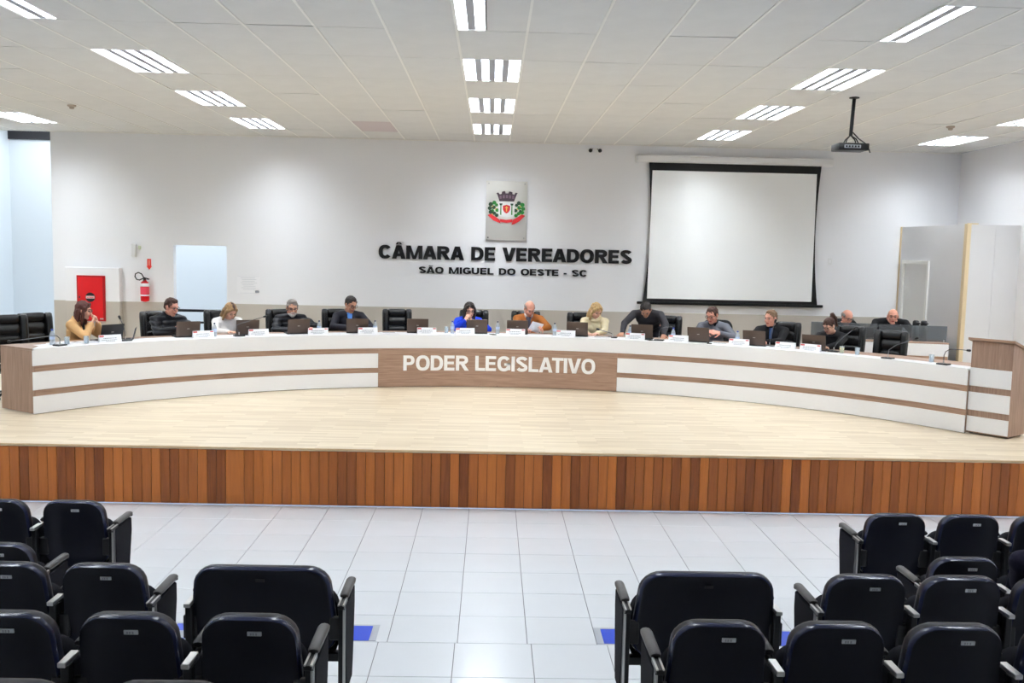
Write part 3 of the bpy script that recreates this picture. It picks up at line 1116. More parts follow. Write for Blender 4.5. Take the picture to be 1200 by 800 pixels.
b = BM(); box(b, (-0.195, -0.042, 0.02), (0.018, 0.016, 0.04), bev=0.003); obj('latch', b, MT['black_metal'], dr)
b = BM(); box(b, (0.19, -0.037, -0.365), (0.06, 0.003, 0.022)); obj('maker_tag', b, MT['plate'], dr)

# extinguisher, arrow sign, emergency lamp
t = empty('fire_extinguisher', (-6.24, YW - 0.1, 1.715), 0, 'red fire extinguisher with black hose hanging on the wall', 'fire extinguisher')
b = BM(); lathe(b, [(0.03, 0.0), (0.072, 0.012), (0.076, 0.05), (0.076, 0.31), (0.066, 0.345), (0.035, 0.372), (0.028, 0.39)], n=18)
cyl = obj('cylinder', b, MT['red'], t, 40)
b = BM(); lathe(b, [(0.0775, 0.14), (0.0775, 0.265)], n=18, cap=False); obj('label', b, MT['red_label'], cyl, True)
b = BM(); lathe(b, [(0.078, 0.275), (0.078, 0.325), (0.074, 0.332)], n=18, cap=False); obj('label', b, MT['paper'], cyl, True)
b = BM(); lathe(b, [(0.078, 0.105), (0.078, 0.13)], n=18, cap=False); obj('label', b, MT['paper'], cyl, True)
b = BM(); lathe(b, [(0.02, 0.385), (0.024, 0.43)], n=12); box(b, (0.03, -0.01, 0.425), (0.12, 0.022, 0.014), Matrix.Rotation(0.3, 3, 'Y')); box(b, (0.035, -0.01, 0.405), (0.09, 0.022, 0.012))
obj('valve', b, MT['black_metal'], t)
b = BM()
tube(b, [(0, -0.02, 0.42), (-0.03, -0.03, 0.415), (-0.08, -0.035, 0.39), (-0.13, -0.035, 0.40), (-0.16, -0.035, 0.45), (-0.15, -0.035, 0.50),
         (-0.10, -0.035, 0.525), (-0.04, -0.04, 0.50), (-0.0, -0.05, 0.44), (0.01, -0.07, 0.38)], 0.011, 8)
obj('hose', b, MT['black_plastic'], t, True)
b = BM(); box(b, (0, 0.06, 0.33), (0.05, 0.06, 0.03)); obj('wall_hook', b, MT['black_metal'], t)
b = BM()
prism_xz(b, [(-0.035, 0.10), (0.035, 0.10), (0.035, -0.03), (0.05, -0.03), (0, -0.10), (-0.05, -0.03), (-0.035, -0.03)], 0, -0.006)
t = tag(obj('arrow_sign', b, MT['print_red'], loc=(-6.19, YW - 0.001, 2.385)), 'small red arrow sign pointing down to the fire extinguisher', 'sign')
t.data.materials.clear(); t.data.materials.append(mat('arrow_red', (224, 52, 44), 0.5))
b = BM(); prism_xz(b, [(-0.012, 0.08), (0.012, 0.08), (0.012, -0.02), (-0.012, -0.02)], -0.006, -0.008); obj('arrow_stripe', b, mat('arrow_pale', (240, 150, 130), 0.5), t)
t = empty('emergency_lamp', (-6.452, YW, 2.635), 0, 'small white emergency lamp high on the left wall', 'lamp')
b = BM(); box(b, (0, -0.03, 0), (0.075, 0.06, 0.235), bev=0.012, seg=2); obj('body', b, MT['white_plastic'], t, 40)
b = BM(); box(b, (0.1, -0.02, 0.05), (0.05, 0.03, 0.07), bev=0.01); obj('lamp_head', b, mat('lamp_green_white', (216, 224, 196), 0.4), t)
b = BM(); box(b, (0.05, -0.012, 0.05), (0.06, 0.012, 0.012)); obj('arm', b, MT['white_plastic'], t)

# notice sheet
t = empty('wall_notice', (-4.41, YW - 0.002, 2.055), 0, 'large white printed notice sheet taped to the wall beside doorway', 'notice')
b = BM(); box(b, (0, 0, 0), (0.41, 0.003, 0.315)); obj('sheet', b, MT['paper'], t)
b = BM()
for i in range(8):
    w = random.uniform(0.18, 0.34)
    box(b, (random.uniform(-0.02, 0.02), -0.002, 0.125 - i * 0.03), (w, 0.001, 0.006))
box(b, (0, -0.002, 0.152), (0.39, 0.001, 0.003)); box(b, (0.0, -0.002, -0.15), (0.3, 0.001, 0.004))
obj('printed_lines', b, mat('faint_print', (206, 208, 214), 0.7), t)
b = BM(); box(b, (0.16, -0.002, -0.122), (0.07, 0.001, 0.045), bev=0.01); obj('printed_stamp', b, MT['print_grey'], t)

t = empty('light_switch', (6.19, YW, 2.71), 0, 'white light switch plate on wall right of projection screen', 'switch')
b = BM(); box(b, (0, -0.006, 0), (0.08, 0.012, 0.12), bev=0.004); obj('plate', b, MT['white_plastic'], t)
b = BM(); box(b, (0.0, -0.014, 0), (0.03, 0.006, 0.05), bev=0.002); obj('rocker', b, MT['paper'], t)

t = empty('twin_spotlight', (1.81, YW, 4.60), 0, 'small black twin-headed fitting high on wall left of screen', 'spotlight')
b = BM(); box(b, (0, -0.02, 0.04), (0.09, 0.04, 0.03), bev=0.005); obj('bracket', b, MT['white_plastic'], t)
for sx in (-0.08, 0.09):
    b = BM(); tube(b, [(sx * 0.4, -0.03, 0.035), (sx, -0.05, 0.01)], 0.008, 6); ellipsoid(b, (sx, -0.07, 0.0), (0.036, 0.05, 0.036)); obj('head', b, MT['black_plastic'], t, True)

# projector hung from the ceiling
t = empty('projector', (4.315, 11.64, ZC), 0, 'black video projector hanging from the ceiling on a black pole', 'projector')
b = BM(); tube(b, [(0.02, 0, 0.02), (0, 0, -0.46)], 0.022, 10); obj('pole', b, MT['black_metal'], t, 40)
b = BM(); lathe(b, [(0.06, 0.0), (0.06, -0.012), (0.03, -0.02)], c=(0.02, 0, 0), n=14); obj('ceiling_plate', b, MT['black_metal'], t, 40)
b = BM()
for sx, sy in ((-0.08, -0.06), (0.08, -0.06), (-0.06, 0.08), (0.1, 0.06)):
    tube(b, [(0, 0, -0.45), (sx * 0.7, sy * 0.7, -0.50), (sx, sy, -0.56)], 0.008, 6)
obj('mount_arms', b, MT['black_metal'], t, True)
b = BM(); box(b, (0, 0, -0.598), (0.37, 0.28, 0.085), bev=0.012, seg=2); bd = obj('body', b, MT['black_plastic'], t, 40)
b = BM(); box(b, (-0.02, -0.141, -0.598), (0.2, 0.008, 0.04), bev=0.003); obj('port_panel', b, MT['print_grey'], bd)
for k in range(5):
    b = BM(); box(b, (-0.095 + k * 0.036, -0.147, -0.598), (0.022, 0.006, 0.022)); obj('port', b, MT['black_plastic'], bd)
b = BM(); tube(b, [(0.09, 0.13, -0.598), (0.09, 0.175, -0.598)], 0.038, 14); obj('lens', b, MT['lens'], bd, 40)
b = BM(); tube(b, [(0.02, -0.02, -0.42), (0.06, -0.10, -0.50), (0.15, -0.16, -0.58), (0.19, -0.15, -0.67)], 0.007, 6); obj('cable', b, MT['black_plastic'], t, True)

# ------------------------------------------------------------------ partition box in the right corner
PX, PY, PZ = 7.63, 15.25, 3.362
part = empty('partition', (PX, PY, HS), 0, 'pale partition box with pine corner posts in right back corner', 'partition', kind='structure')
PH = PZ - HS
LL = hypot(7.472 - PX, YW - PY)
la = atan2(YW - PY, 7.472 - PX)       # direction of the left face going back
Rl = Matrix.Rotation(la, 3, 'Z')


def lface(name, s0, s1, z0_, z1_, out, th, m_, parent=part, bev=0.0):
    bb = BM()
    c = Rl @ Vector(((s0 + s1) / 2, out + th / 2, 0))
    box(bb, (c.x, c.y, (z0_ + z1_) / 2), (s1 - s0, th, z1_ - z0_), Rl, bev=bev)
    return obj(name, bb, m_, parent)


# the outer side of the left face is local +y after the rotation
DS0, DS1 = 1.07, 1.98
lface('side_panel', 0.05, DS0, 0, PH, -0.04, 0.04, MT['partition'])
lface('side_panel', DS0, DS1 + 0.0, 2.12, PH, -0.04, 0.04, MT['partition'])
lface('side_panel', DS1, LL - 0.03, 0, PH, -0.04, 0.04, MT['partition'])
fr = empty('door_2', (0, 0, 0), 0, 'pale grey door in the partition side', 'door')
fr.parent = part
del fr['category']
lface('door_leaf', DS0 + 0.05, DS1 - 0.05, 0.0, 2.07, -0.035, 0.03, MT['door_paint'], fr)
lface('door_jamb', DS0, DS0 + 0.06, 0, 2.13, -0.03, 0.06, MT['door_frame'], fr)
lface('door_jamb', DS1 - 0.06, DS1, 0, 2.13, -0.03, 0.06, MT['door_frame'], fr)
lface('door_head', DS0, DS1, 2.065, 2.13, -0.03, 0.062, MT['door_frame'], fr)
b = BM()
for xa, xb in ((0.055, 0.46), (0.465, XR - PX)):
    b = BM(); box(b, ((xa + xb) / 2, 0.02, PH / 2), (xb - xa, 0.04, PH)); obj('front_panel', b, MT['partition'], part)
b = BM(); box(b, (0.01, 0.008, PH / 2 + 0.003), (0.085, 0.07, PH + 0.012), Rl, bev=0.004); obj('corner_post', b, MT['pine'], part)
b = BM(); box(b, (7.472 - PX + 0.02, YW - PY - 0.025, PH / 2), (0.06, 0.045, PH + 0.01), bev=0.003); obj('wall_post', b, MT['pine'], part)
b = BM(); box(b, (0.09, 0.018, PH + 0.012), (0.16, 0.05, 0.018)); obj('top_cleat', b, MT['pine'], part)

# ------------------------------------------------------------------ secretaries' desk behind the bench on the right
B0 = Vector((5.30, 15.545, 0)); B1 = Vector((7.365, 15.075, 0))
bd_ = (B1 - B0).normalized()
bl = (B1 - B0).length
sd = empty('secretary_desk', ((B0 + B1) / 2).to_tuple()[:2] + (HS,), atan2(bd_.y, bd_.x), 'straight white desk with grey glass screen behind right end of bench', 'desk')
for nm, za, zb2, m_, dy in (('top_band', 0.60, 0.80, 'laminate', 0), ('middle_panel', 0.30, 0.52, 'laminate', 0), ('lower_panel', 0.02, 0.22, 'laminate', 0), ('carcass', 0.0, 0.79, 'desk_wood_h', 0.013)):
    b = BM(); box(b, (0, 0.006 + dy, (za + zb2) / 2), (bl, 0.012, zb2 - za)); obj(nm, b, MT[m_], sd)
b = BM(); box(b, (0, 0.33, 0.805), (bl + 0.02, 0.66, 0.025), bev=0.003); obj('worktop', b, MT['desk_wood_h'], sd)
for sx in (-1, 1):
    b = BM(); box(b, (sx * (bl / 2 - 0.01), 0.33, 0.395), (0.025, 0.6, 0.79)); obj('end_panel', b, MT['black_plastic'], sd)
for xa, xb in ((-bl / 2, -0.01), (0.01, bl / 2)):
    b = BM(); box(b, ((xa + xb) / 2, 0.17, 0.95), (xb - xa, 0.008, 0.26), bev=0.002); obj('glass_screen', b, MT['smoke_glass'], sd)
for x_ in (-bl / 2 + 0.04, -0.05, 0.05, bl / 2 - 0.04):
    b = BM(); box(b, (x_, 0.17, 0.835), (0.02, 0.03, 0.04)); obj('screen_clip', b, MT['alu'], sd)


# ------------------------------------------------------------------ auditorium seats (facing the stage, local +y)
def rr_outline(w, z0_, z1_, rt, rb_, taper=0.94, n=6):
    """rounded outline in x-z, corners rt on top and rb at the bottom"""
    pts = []
    hw = w / 2
    for (cx_, cz_, r, a0) in ((hw * taper - rt, z1_ - rt, rt, 0), (-hw * taper + rt, z1_ - rt, rt, 90), (-hw + rb_, z0_ + rb_, rb_, 180), (hw - rb_, z0_ + rb_, rb_, 270)):
        for k in range(n + 1):
            a_ = radians(a0 + 90 * k / n)
            pts.append((cx_ + r * cos(a_), cz_ + r * sin(a_)))
    return pts


def layered(bm, outline, layers, zc, curve=0.0, lean=0.0, zref=0.9, rim=None):
    """layers: (scale, y). lean: y grows as z falls below zref; curve: edges come forward"""
    rings = []
    hw = max(abs(p[0]) for p in outline)
    layers = [(0.3, layers[0][1]), (0.65, layers[0][1])] + list(layers) + [(0.65, layers[-1][1]), (0.3, layers[-1][1])]
    for s, y in layers:
        inset = (1 - s) * hw
        r = []
        for x_, z_ in outline:
            dx, dz = x_, z_ - zc
            L = hypot(dx, dz)
            k = s if s < 0.8 else max(0.05, (L - inset) / L)
            X_, Z_ = dx * k, zc + dz * k
            r.append(Vector((X_, y + curve * (X_ / hw) ** 2 + lean * (zref - Z_), Z_)))
        rings.append(r)
    loft(bm, rings)
    if rim:
        bm.faces.ensure_lookup_table()
        n = len(outline)
        for i in range(rim[0] * n, rim[1] * n):
            bm.faces[i].material_index = 1


ARM_Z = 0.735


def seat_arm(root, sx, end):
    """end: the arm closes a row and is seen whole; inner arms sit between two backs"""
    b = BM()
    box(b, (sx, 0.06, ARM_Z - 0.012), (0.034, 0.13, 0.022), bev=0.003)
    br = obj('arm_bracket', b, MT['black_plastic'] if end else MT['alu'], root)
    if end:
        for e in (-1, 1):
            b = BM(); box(b, (sx + e * 0.013, 0.06, ARM_Z + 0.0), (0.008, 0.13, 0.006)); obj('bracket_edge', b, MT['alu'], br)
    b = BM()
    rings = []
    ys0 = 0.115 if end else 0.17
    for y, hz, w in ((ys0, 0.008, 0.022), (ys0 + 0.01, 0.014, 0.025), (0.22, 0.015, 0.026), (0.36, 0.015, 0.027), (0.385, 0.013, 0.025), (0.395, 0.006, 0.02)):
        rings.append([Vector((sx + w * cos(a_), y, ARM_Z + 0.008 + (0.018 if y > 0.38 else 0.02) * sin(a_) * (hz / 0.015)
                              - (0.02 if y > 0.39 else 0.0))) for a_ in [2 * pi * k / 10 + 0.3 for k in range(10)]])
    loft(b, rings)
    obj('arm_pad', b, MT['arm_pad'] if end else MT['black_plastic'], root, 50)
    b = BM()
    pr = [(0.06, ARM_Z - 0.025), (0.375, ARM_Z - 0.018), (0.372, 0.62), (0.35, 0.5), (0.31, 0.30), (0.29, 0.22), (0.10, 0.22), (0.07, 0.4)]
    loft(b, [[Vector((sx + dx, y, z)) for y, z in pr] for dx in (-0.02, 0.02)])
    bmesh.ops.bevel(b, geom=[e for e in b.edges], offset=0.006, segments=1, affect='EDGES')
    obj('side_panel', b, MT['seat_cloth'], root)
    b = BM()
    box(b, (sx, 0.045, ARM_Z / 2 - 0.012), (0.034, 0.05, ARM_Z - 0.024), bev=0.004)
    box(b, (sx, 0.18, 0.012), (0.05, 0.30, 0.024), bev=0.006)
    obj('leg_post', b, MT['black_metal'], root)
    if end:
        e = 1 if sx > 0 else -1
        b = BM(); box(b, (sx + e * 0.0125, 0.0185, ARM_Z / 2 - 0.012), (0.010, 0.004, ARM_Z - 0.04)); obj('post_strip', b, MT['alu'], root)
    b = BM(); box(b, (sx, 0.275, 0.12), (0.02, 0.04, 0.2), bev=0.003); obj('front_foot', b, MT['alu'], root)


def make_seat(name, w, pitch, arms, wide=False):
    """arms: which sides (-1, 1) this seat carries"""
    root = empty(name)
    b = BM()
    ol = rr_outline(w, 0.42, 0.93, 0.115 if not wide else 0.125, 0.12, 0.93)
    layered(b, ol, [(0.90, 0.0), (0.955, -0.006), (0.985, 0.002), (1.0, 0.02), (1.0, 0.05), (0.97, 0.075), (0.9, 0.085)], 0.68, curve=0.035, lean=0.16, rim=(3, 5))
    obj('backrest', b, [MT['seat_shell'], MT['seat_rim_highlight']], root, 60)
    b = BM()
    layered(b, rr_outline(w - 0.05, 0.45, 0.90, 0.1, 0.1, 0.93), [(1.0, 0.08), (0.98, 0.105), (0.9, 0.12)], 0.68, curve=0.035, lean=0.16)
    obj('back_cushion', b, MT['seat_cloth'], root, 60)
    b = BM()
    layered(b, rr_outline(w - 0.02, 0.30, 0.735, 0.1, 0.17, 0.98), [(0.92, 0.185), (1.0, 0.2), (1.0, 0.27), (0.92, 0.3)], 0.52, lean=-0.05, zref=0.4)
    obj('folded_seat', b, MT['seat_cloth'], root, 60)
    b = BM(); box(b, (0, 0.14, 0.40), (pitch - 0.05, 0.05, 0.05), bev=0.006)
    obj('cross_beam', b, MT['black_metal'], root)
    if not wide:
        b = BM(); box(b, (0.03, 0.0075, 0.862), (0.058, 0.006, 0.019), Matrix.Rotation(radians(9), 3, 'X'), bev=0.001)
        pl_ = obj('number_plate', b, MT['plate'], root)
        b = BM()
        for dx in (-0.014, -0.004, 0.008):
            box(b, (0.03 + dx, 0.0038, 0.861), (0.006, 0.002, 0.010), Matrix.Rotation(radians(9), 3, 'X'))
        obj('plate_print', b, MT['print_grey'], pl_)
    else:
        b = BM(); box(b, (0.0, 0.005, 0.862), (0.045, 0.004, 0.016), Matrix.Rotation(radians(9), 3, 'X')); obj('number_plate', b, MT['black_plastic'], root)
    for s in (-1, 1):
        b = BM(); box(b, (s * (w / 2 - 0.005), 0.08, 0.58), (0.07, 0.03, 0.13), bev=0.006); obj('hinge_bracket', b, MT['black_plastic'], root)
    for s, end in arms:
        seat_arm(root, s * (pitch / 2 if end or not wide else w / 2 - 0.012), end)
    return root


protos = {}


def place_seat(kind, w, pitch, arms, x, y, z, label, group):
    key = (kind, w, pitch, tuple(arms))
    if key not in protos:
        o = protos[key] = make_seat('auditorium_seat' if kind != 'wide' else 'wide_auditorium_seat', w, pitch, arms, kind == 'wide')
    else:
        o = dup_tree(protos[key])
    o.location = (x, y, z)
    tag(o, label, 'seat', group)
    return o


# row: (name, y, z, pitch, back width, left-block x list from the aisle outwards, right-block x list)
ordn = ['at the aisle end', 'second from the aisle', 'third from the aisle', 'fourth from the aisle']
rows = [('front', 6.75, 0.0, 0.55, 0.47, [-2.99, -3.54], [3.02, 3.57, 4.12]),
        ('second', 5.75, 0.0, 0.53, 0.46, [-3.02, -3.55], [3.03, 3.56, 4.09]),
        ('third', 4.87, 0.181, 0.515, 0.46, [-2.015, -2.53, -3.045], [2.045, 2.56, 3.075]),
        ('fourth', 3.75, 0.361, 0.497, 0.425, [-0.965, -1.462, -1.959], [0.975, 1.472, 1.969, 2.466]),
        ('fifth', 2.75, 0.541, 0.497, 0.425, [-0.965, -1.462], [])]
for nm, y, z, pitch, w, lx, rx in rows:
    for side, xs_ in (('left', lx), ('right', rx)):
        for k, x_ in enumerate(xs_):
            q = 1 if side == 'left' else -1
            arms = ((q, k == 0),) + (((-q, False),) if k == len(xs_) - 1 else ())
            place_seat('std', w, pitch, arms, x_, y, z,
                       'dark navy folding seat, %s block, %s row from the stage, %s' % (side, nm, ordn[k]), 'navy audience seats')
place_seat('wide', 0.785, 0.85, ((1, True), (-1, False)), -1.183, 4.87, 0.181, 'extra wide black folding seat in the left block beside the centre aisle', 'extra wide seats')
place_seat('wide', 0.785, 0.85, ((-1, True), (1, False)), 1.185, 4.87, 0.181, 'extra wide black folding seat in the right block beside the centre aisle', 'extra wide seats')

# blue wheelchair-space markings on the floor
for nm, xa, xb, side in (('floor_marking', -2.31, -0.775, 'left'), ('floor_marking', 0.81, 2.33, 'right')):
    t = empty(nm, ((xa + xb) / 2, 6.71, 0.0), 0, 'blue grey-edged wheelchair space marking on the floor, %s block' % side, 'floor marking', 'wheelchair space markings')
    w = xb - xa
    b = BM(); box(b, (0, 0.005, 0.0015), (w, 0.29, 0.003)); obj('grey_border', b, MT['grey_tape'], t)
    b = BM(); box(b, (0, -0.008, 0.0035), (w - 0.10, 0.262, 0.002)); obj('blue_field', b, MT['blue_tape'], t)
    for cx_ in (-w / 2 + 0.12, w / 2 - 0.62) if side == 'left' else (-w / 2 + 0.36, w / 2 - 0.3):
        pts = [(cx_ + 0.11 * cos(a_), -0.135 + 0.13 * sin(a_)) for a_ in [pi * k / 12 for k in range(13)]]
        b = BM(); prism_xy(b, pts, 0.0045, 0.006); obj('wheel_symbol', b, MT['grey_tape'], t)


# ------------------------------------------------------------------ leather office chairs (local +y forward)
def make_office_chair(kind='leather'):
    root = empty('office_chair')
    cm = MT['leather'] if kind == 'leather' else MT['mesh_black']
    if kind == 'leather':
        b = BM()
        for s in (-1, 1):
            rings = []
            for z, wdt, dep in ((0.50, 0.040, 0.045), (0.62, 0.05, 0.055), (0.85, 0.055, 0.06), (1.05, 0.056, 0.06), (1.105, 0.05, 0.05), (1.12, 0.03, 0.03)):
                yy = -0.24 - 0.10 * (z - 0.5)
                rings.append([Vector((s * 0.195 + wdt * cos(a_), yy + dep * sin(a_), z)) for a_ in [2 * pi * k / 10 for k in range(10)]])
            loft(b, rings)
        obj('side_bolster', b, cm, root, 60)
        b = BM()
        layered(b, rr_outline(0.32, 0.46, 1.118, 0.04, 0.05, 0.98, 3), [(0.9, -0.06), (1.0, -0.045), (1.0, 0.0), (0.94, 0.02)], 0.8, lean=0.10, zref=1.1)
        bmesh.ops.translate(b, vec=(0, -0.35, 0), verts=b.verts)
        obj('back_shell', b, cm, root, 60)
        for za, zb2, th in ((0.985, 1.125, 0.085), (0.84, 0.975, 0.06), (0.725, 0.832, 0.06), (0.62, 0.717, 0.06), (0.51, 0.612, 0.06)):
            b = BM()
            zc = (za + zb2) / 2
            rings = []
            for k in range(9):
                u_ = -1 + 2 * k / 8
                f_ = sqrt(max(0.02, 1 - (abs(u_) ** 6)))
                yy = -0.285 - 0.10 * (zc - 0.5)
                rings.append([Vector((u_ * 0.16, yy + 0.035 + th * 0.45 * f_ * cos(a_), zc + (zb2 - za) / 2 * f_ ** 0.3 * sin(a_))) for a_ in [2 * pi * q / 10 for q in range(10)]])
            loft(b, rings)
            obj('head_roll' if za > 0.98 else 'back_tuft', b, cm, root, 60)
    else:
        b = BM()
        layered(b, rr_outline(0.58, 0.50, 1.10, 0.13, 0.06, 0.86), [(0.92, -0.04), (1.0, -0.025), (1.0, 0.015), (0.93, 0.03)], 0.8, curve=0.06, lean=0.10, zref=1.1)
        bmesh.ops.translate(b, vec=(0, -0.30, 0), verts=b.verts)
        obj('backrest', b, cm, root, 60)
    b = BM()
    layered(b, [(x_, z_) for x_, z_ in rr_outline(0.5, -0.25, 0.25, 0.08, 0.08, 1.0, 4)], [(0.92, 0.0), (1.0, 0.02), (1.0, 0.07), (0.93, 0.1)], 0.0)
    bmesh.ops.rotate(b, cent=(0, 0, 0), matrix=Matrix.Rotation(radians(90), 3, 'X'), verts=b.verts)
    bmesh.ops.translate(b, vec=(0, 0.0, 0.36), verts=b.verts)
    obj('seat', b, cm, root, 60)
    for s in (-1, 1):
        b = BM()
        tube(b, [(s * 0.24, -0.15, 0.40), (s * 0.31, -0.12, 0.45), (s * 0.31, -0.12, 0.63)], 0.018, 8)
        tube(b, [(s * 0.31, 0.12, 0.62), (s * 0.31, 0.10, 0.47), (s * 0.24, 0.08, 0.40)], 0.018, 8)
        obj('armrest_frame', b, MT['black_plastic'], root, True)
        b = BM(); capsule(b, (s * 0.31, -0.17, 0.645), (s * 0.31, 0.15, 0.645), 0.028, 0.026); obj('armrest_pad', b, cm, root, True)
    b = BM(); tube(b, [(0, 0, 0.10), (0, 0, 0.38)], 0.028, 10); obj('gas_column', b, MT['black_metal'], root, 40)
    b = BM()
    for k in range(5):
        a_ = 2 * pi * k / 5 + 0.3
        tube(b, [(0, 0, 0.12), (0.16 * cos(a_), 0.16 * sin(a_), 0.10), (0.30 * cos(a_), 0.30 * sin(a_), 0.075)], [0.028, 0.024, 0.016], 6)
    obj('star_base', b, MT['black_plastic'], root, True)
    for k in range(5):
        a_ = 2 * pi * k / 5 + 0.3
        b = BM(); lathe(b, [(0.02, -0.028), (0.03, -0.018), (0.03, 0.018), (0.02, 0.028)], n=10)
        bmesh.ops.rotate(b, cent=(0, 0, 0), matrix=Matrix.Rotation(radians(90), 3, 'X'), verts=b.verts)
        bmesh.ops.translate(b, vec=(0.30 * cos(a_), 0.30 * sin(a_), 0.031), verts=b.verts)
        obj('castor', b, MT['black_plastic'], root, 40)
    return root


chair_proto = {}


def put_chair(loc, rz, label, kind='leather', dz=0.0):
    if kind not in chair_proto:
        o = chair_proto[kind] = make_office_chair(kind)
    else:
        o = dup_tree(chair_proto[kind])
    o.location = loc
    o.rotation_euler = (0, 0, rz)
    return tag(o, label, 'chair', 'office chairs around the bench')


def arc_pose(th, R, turn=0.0):
    p = polar(R, th, HS)
    return p, pi - radians(th) + radians(turn)


chairs = [(-52.75, 8.25, -8, 'empty black leather office chair at the far left end of bench', 'leather'),
          (-49.4, 8.42, 4, 'black leather office chair behind woman in tan jacket', 'leather'),
          (-38.55, 8.05, 4, 'black leather office chair of man in black puffer jacket and glasses, left of doorway', 'leather'),
          (-31.95, 8.05, 0, 'black leather office chair behind woman in white blouse', 'leather'),
          (-25.2, 8.05, 0, 'black leather office chair of grey-bearded man in puffer jacket', 'leather'),
          (-18.9, 8.05, 0, 'black leather office chair of dark-haired man with blue shirt', 'leather'),
          (-11.9, 8.05, 0, 'empty black leather office chair left of the woman in blue', 'leather'),
          (-2.85, 8.05, 0, 'black leather office chair behind woman in blue top', 'leather'),
          (3.26, 8.05, 0, 'black leather office chair behind bald man in brown jacket', 'leather'),
          (10.0, 8.05, 4, 'black leather office chair behind blonde woman in cream sweater', 'leather'),
          (19.8, 8.12, 0, 'black leather office chair beside the man bending over the bench', 'leather'),
          (25.7, 8.02, 0, 'black fabric office chair with rounded top behind man in grey sweater', 'mesh'),
          (33.2, 8.05, 0, 'black leather office chair behind man in black jacket and blue shirt', 'leather'),
          (40.1, 8.05, 0, 'black leather office chair behind woman with ponytail', 'leather'),
          (45.35, 7.72, 0, 'empty black leather office chair near the right end of bench', 'leather')]
for th, R, turn, lb, kind in chairs:
    p, rz = arc_pose(th, R - 0.05, turn)
    put_chair(p, rz, lb, kind)


# ------------------------------------------------------------------ things on the bench
def desk_pose(th, R, yaw=0.0):
    return polar(R, th, HS + DT + 0.001), pi - radians(th) + radians(yaw)


def make_laptop(lid_m):
    """hinge at the origin; the lid back faces +y, the keyboard lies at -y"""
    root = empty('laptop')
    b = BM(); box(b, (0, -0.115, 0.009), (0.335, 0.225, 0.018), bev=0.004); base = obj('keyboard_base', b, MT['laptop_dark'], root)
    b = BM()
    for r_ in range(4):
        for c_ in range(11):
            box(b, (-0.14 + c_ * 0.028, -0.06 - r_ * 0.026, 0.0195), (0.023, 0.021, 0.003))
    tag(obj('keys', b, MT['laptop_key'], base), kind='stuff')
    b = BM(); box(b, (0, -0.185, 0.0185), (0.1, 0.06, 0.002)); obj('touchpad', b, MT['laptop_key'], base)
    R_ = Matrix.Rotation(radians(-14), 3, 'X')
    b = BM(); c = R_ @ Vector((0, 0.0, 0.115)); box(b, (c.x, c.y + 0.002, c.z + 0.012), (0.335, 0.009, 0.222), R_, bev=0.004); lid = obj('lid', b, lid_m, root)
    b = BM(); c = R_ @ Vector((0, -0.006, 0.118)); box(b, (c.x, c.y + 0.002, c.z + 0.012), (0.31, 0.002, 0.19), R_); obj('screen', b, MT['screen_lcd'], lid)
    b = BM(); c = R_ @ Vector((0, 0.0055, 0.118)); box(b, (c.x, c.y + 0.002, c.z + 0.012), (0.036, 0.002, 0.010), R_, bev=0.0008); obj('lid_emblem', b, MT['laptop_logo'], lid)
    b = BM(); tube(b, [(-0.13, 0.003, 0.014), (0.13, 0.003, 0.014)], 0.008, 8); obj('hinge', b, MT['laptop_dark'], root, True)
    return root


lp = {}


def put_laptop(th, R, yaw, label, dark=False, scale=1.0):
    if dark not in lp:
        o = lp[dark] = make_laptop(MT['laptop_dark'] if dark else MT['laptop'])
    else:
        o = dup_tree(lp[dark])
    p, rz = desk_pose(th, R, yaw)
    o.location = p
    o.rotation_euler = (0, 0, rz)
    o.scale = (scale,) * 3
    return tag(o, label, 'laptop', 'open laptops on the bench')


put_laptop(-46.95, 7.16, 8, 'black open laptop behind the name plate of the woman in tan', True)
put_laptop(-44.3, 7.22, 62, 'small black laptop turned sideways beside the goose-neck microphone', True, 0.72)
put_laptop(-38.3, 7.16, -6, 'brown-grey open laptop in front of man in puffer jacket and glasses')
put_laptop(-31.3, 7.16, -8, 'brown-grey open laptop in front of woman in white blouse')
put_laptop(-25.2, 7.14, 0, 'brown-grey open laptop in front of grey-bearded man')
put_laptop(-17.9, 7.14, -10, 'brown-grey open laptop in front of dark-haired man with blue shirt')
put_laptop(-10.3, 7.14, -6, 'brown-grey open laptop before the empty chair left of woman in blue')
put_laptop(-2.75, 7.14, -2, 'brown-grey open laptop in front of woman in blue top')
put_laptop(2.4, 7.16, 2, 'dark open laptop in front of bald man in brown jacket')
put_laptop(10.1, 7.14, 0, 'dark open laptop in front of blonde woman in cream sweater')
put_laptop(18.3, 7.14, 2, 'brown-grey open laptop under the man bending over the bench')
put_laptop(25.4, 7.12, 0, 'brown-grey open laptop in front of man in grey sweater')
put_laptop(32.2, 7.14, 4, 'brown-grey open laptop in front of man in black jacket')
put_laptop(39.4, 7.12, 4, 'brown-grey open laptop in front of woman with ponytail')


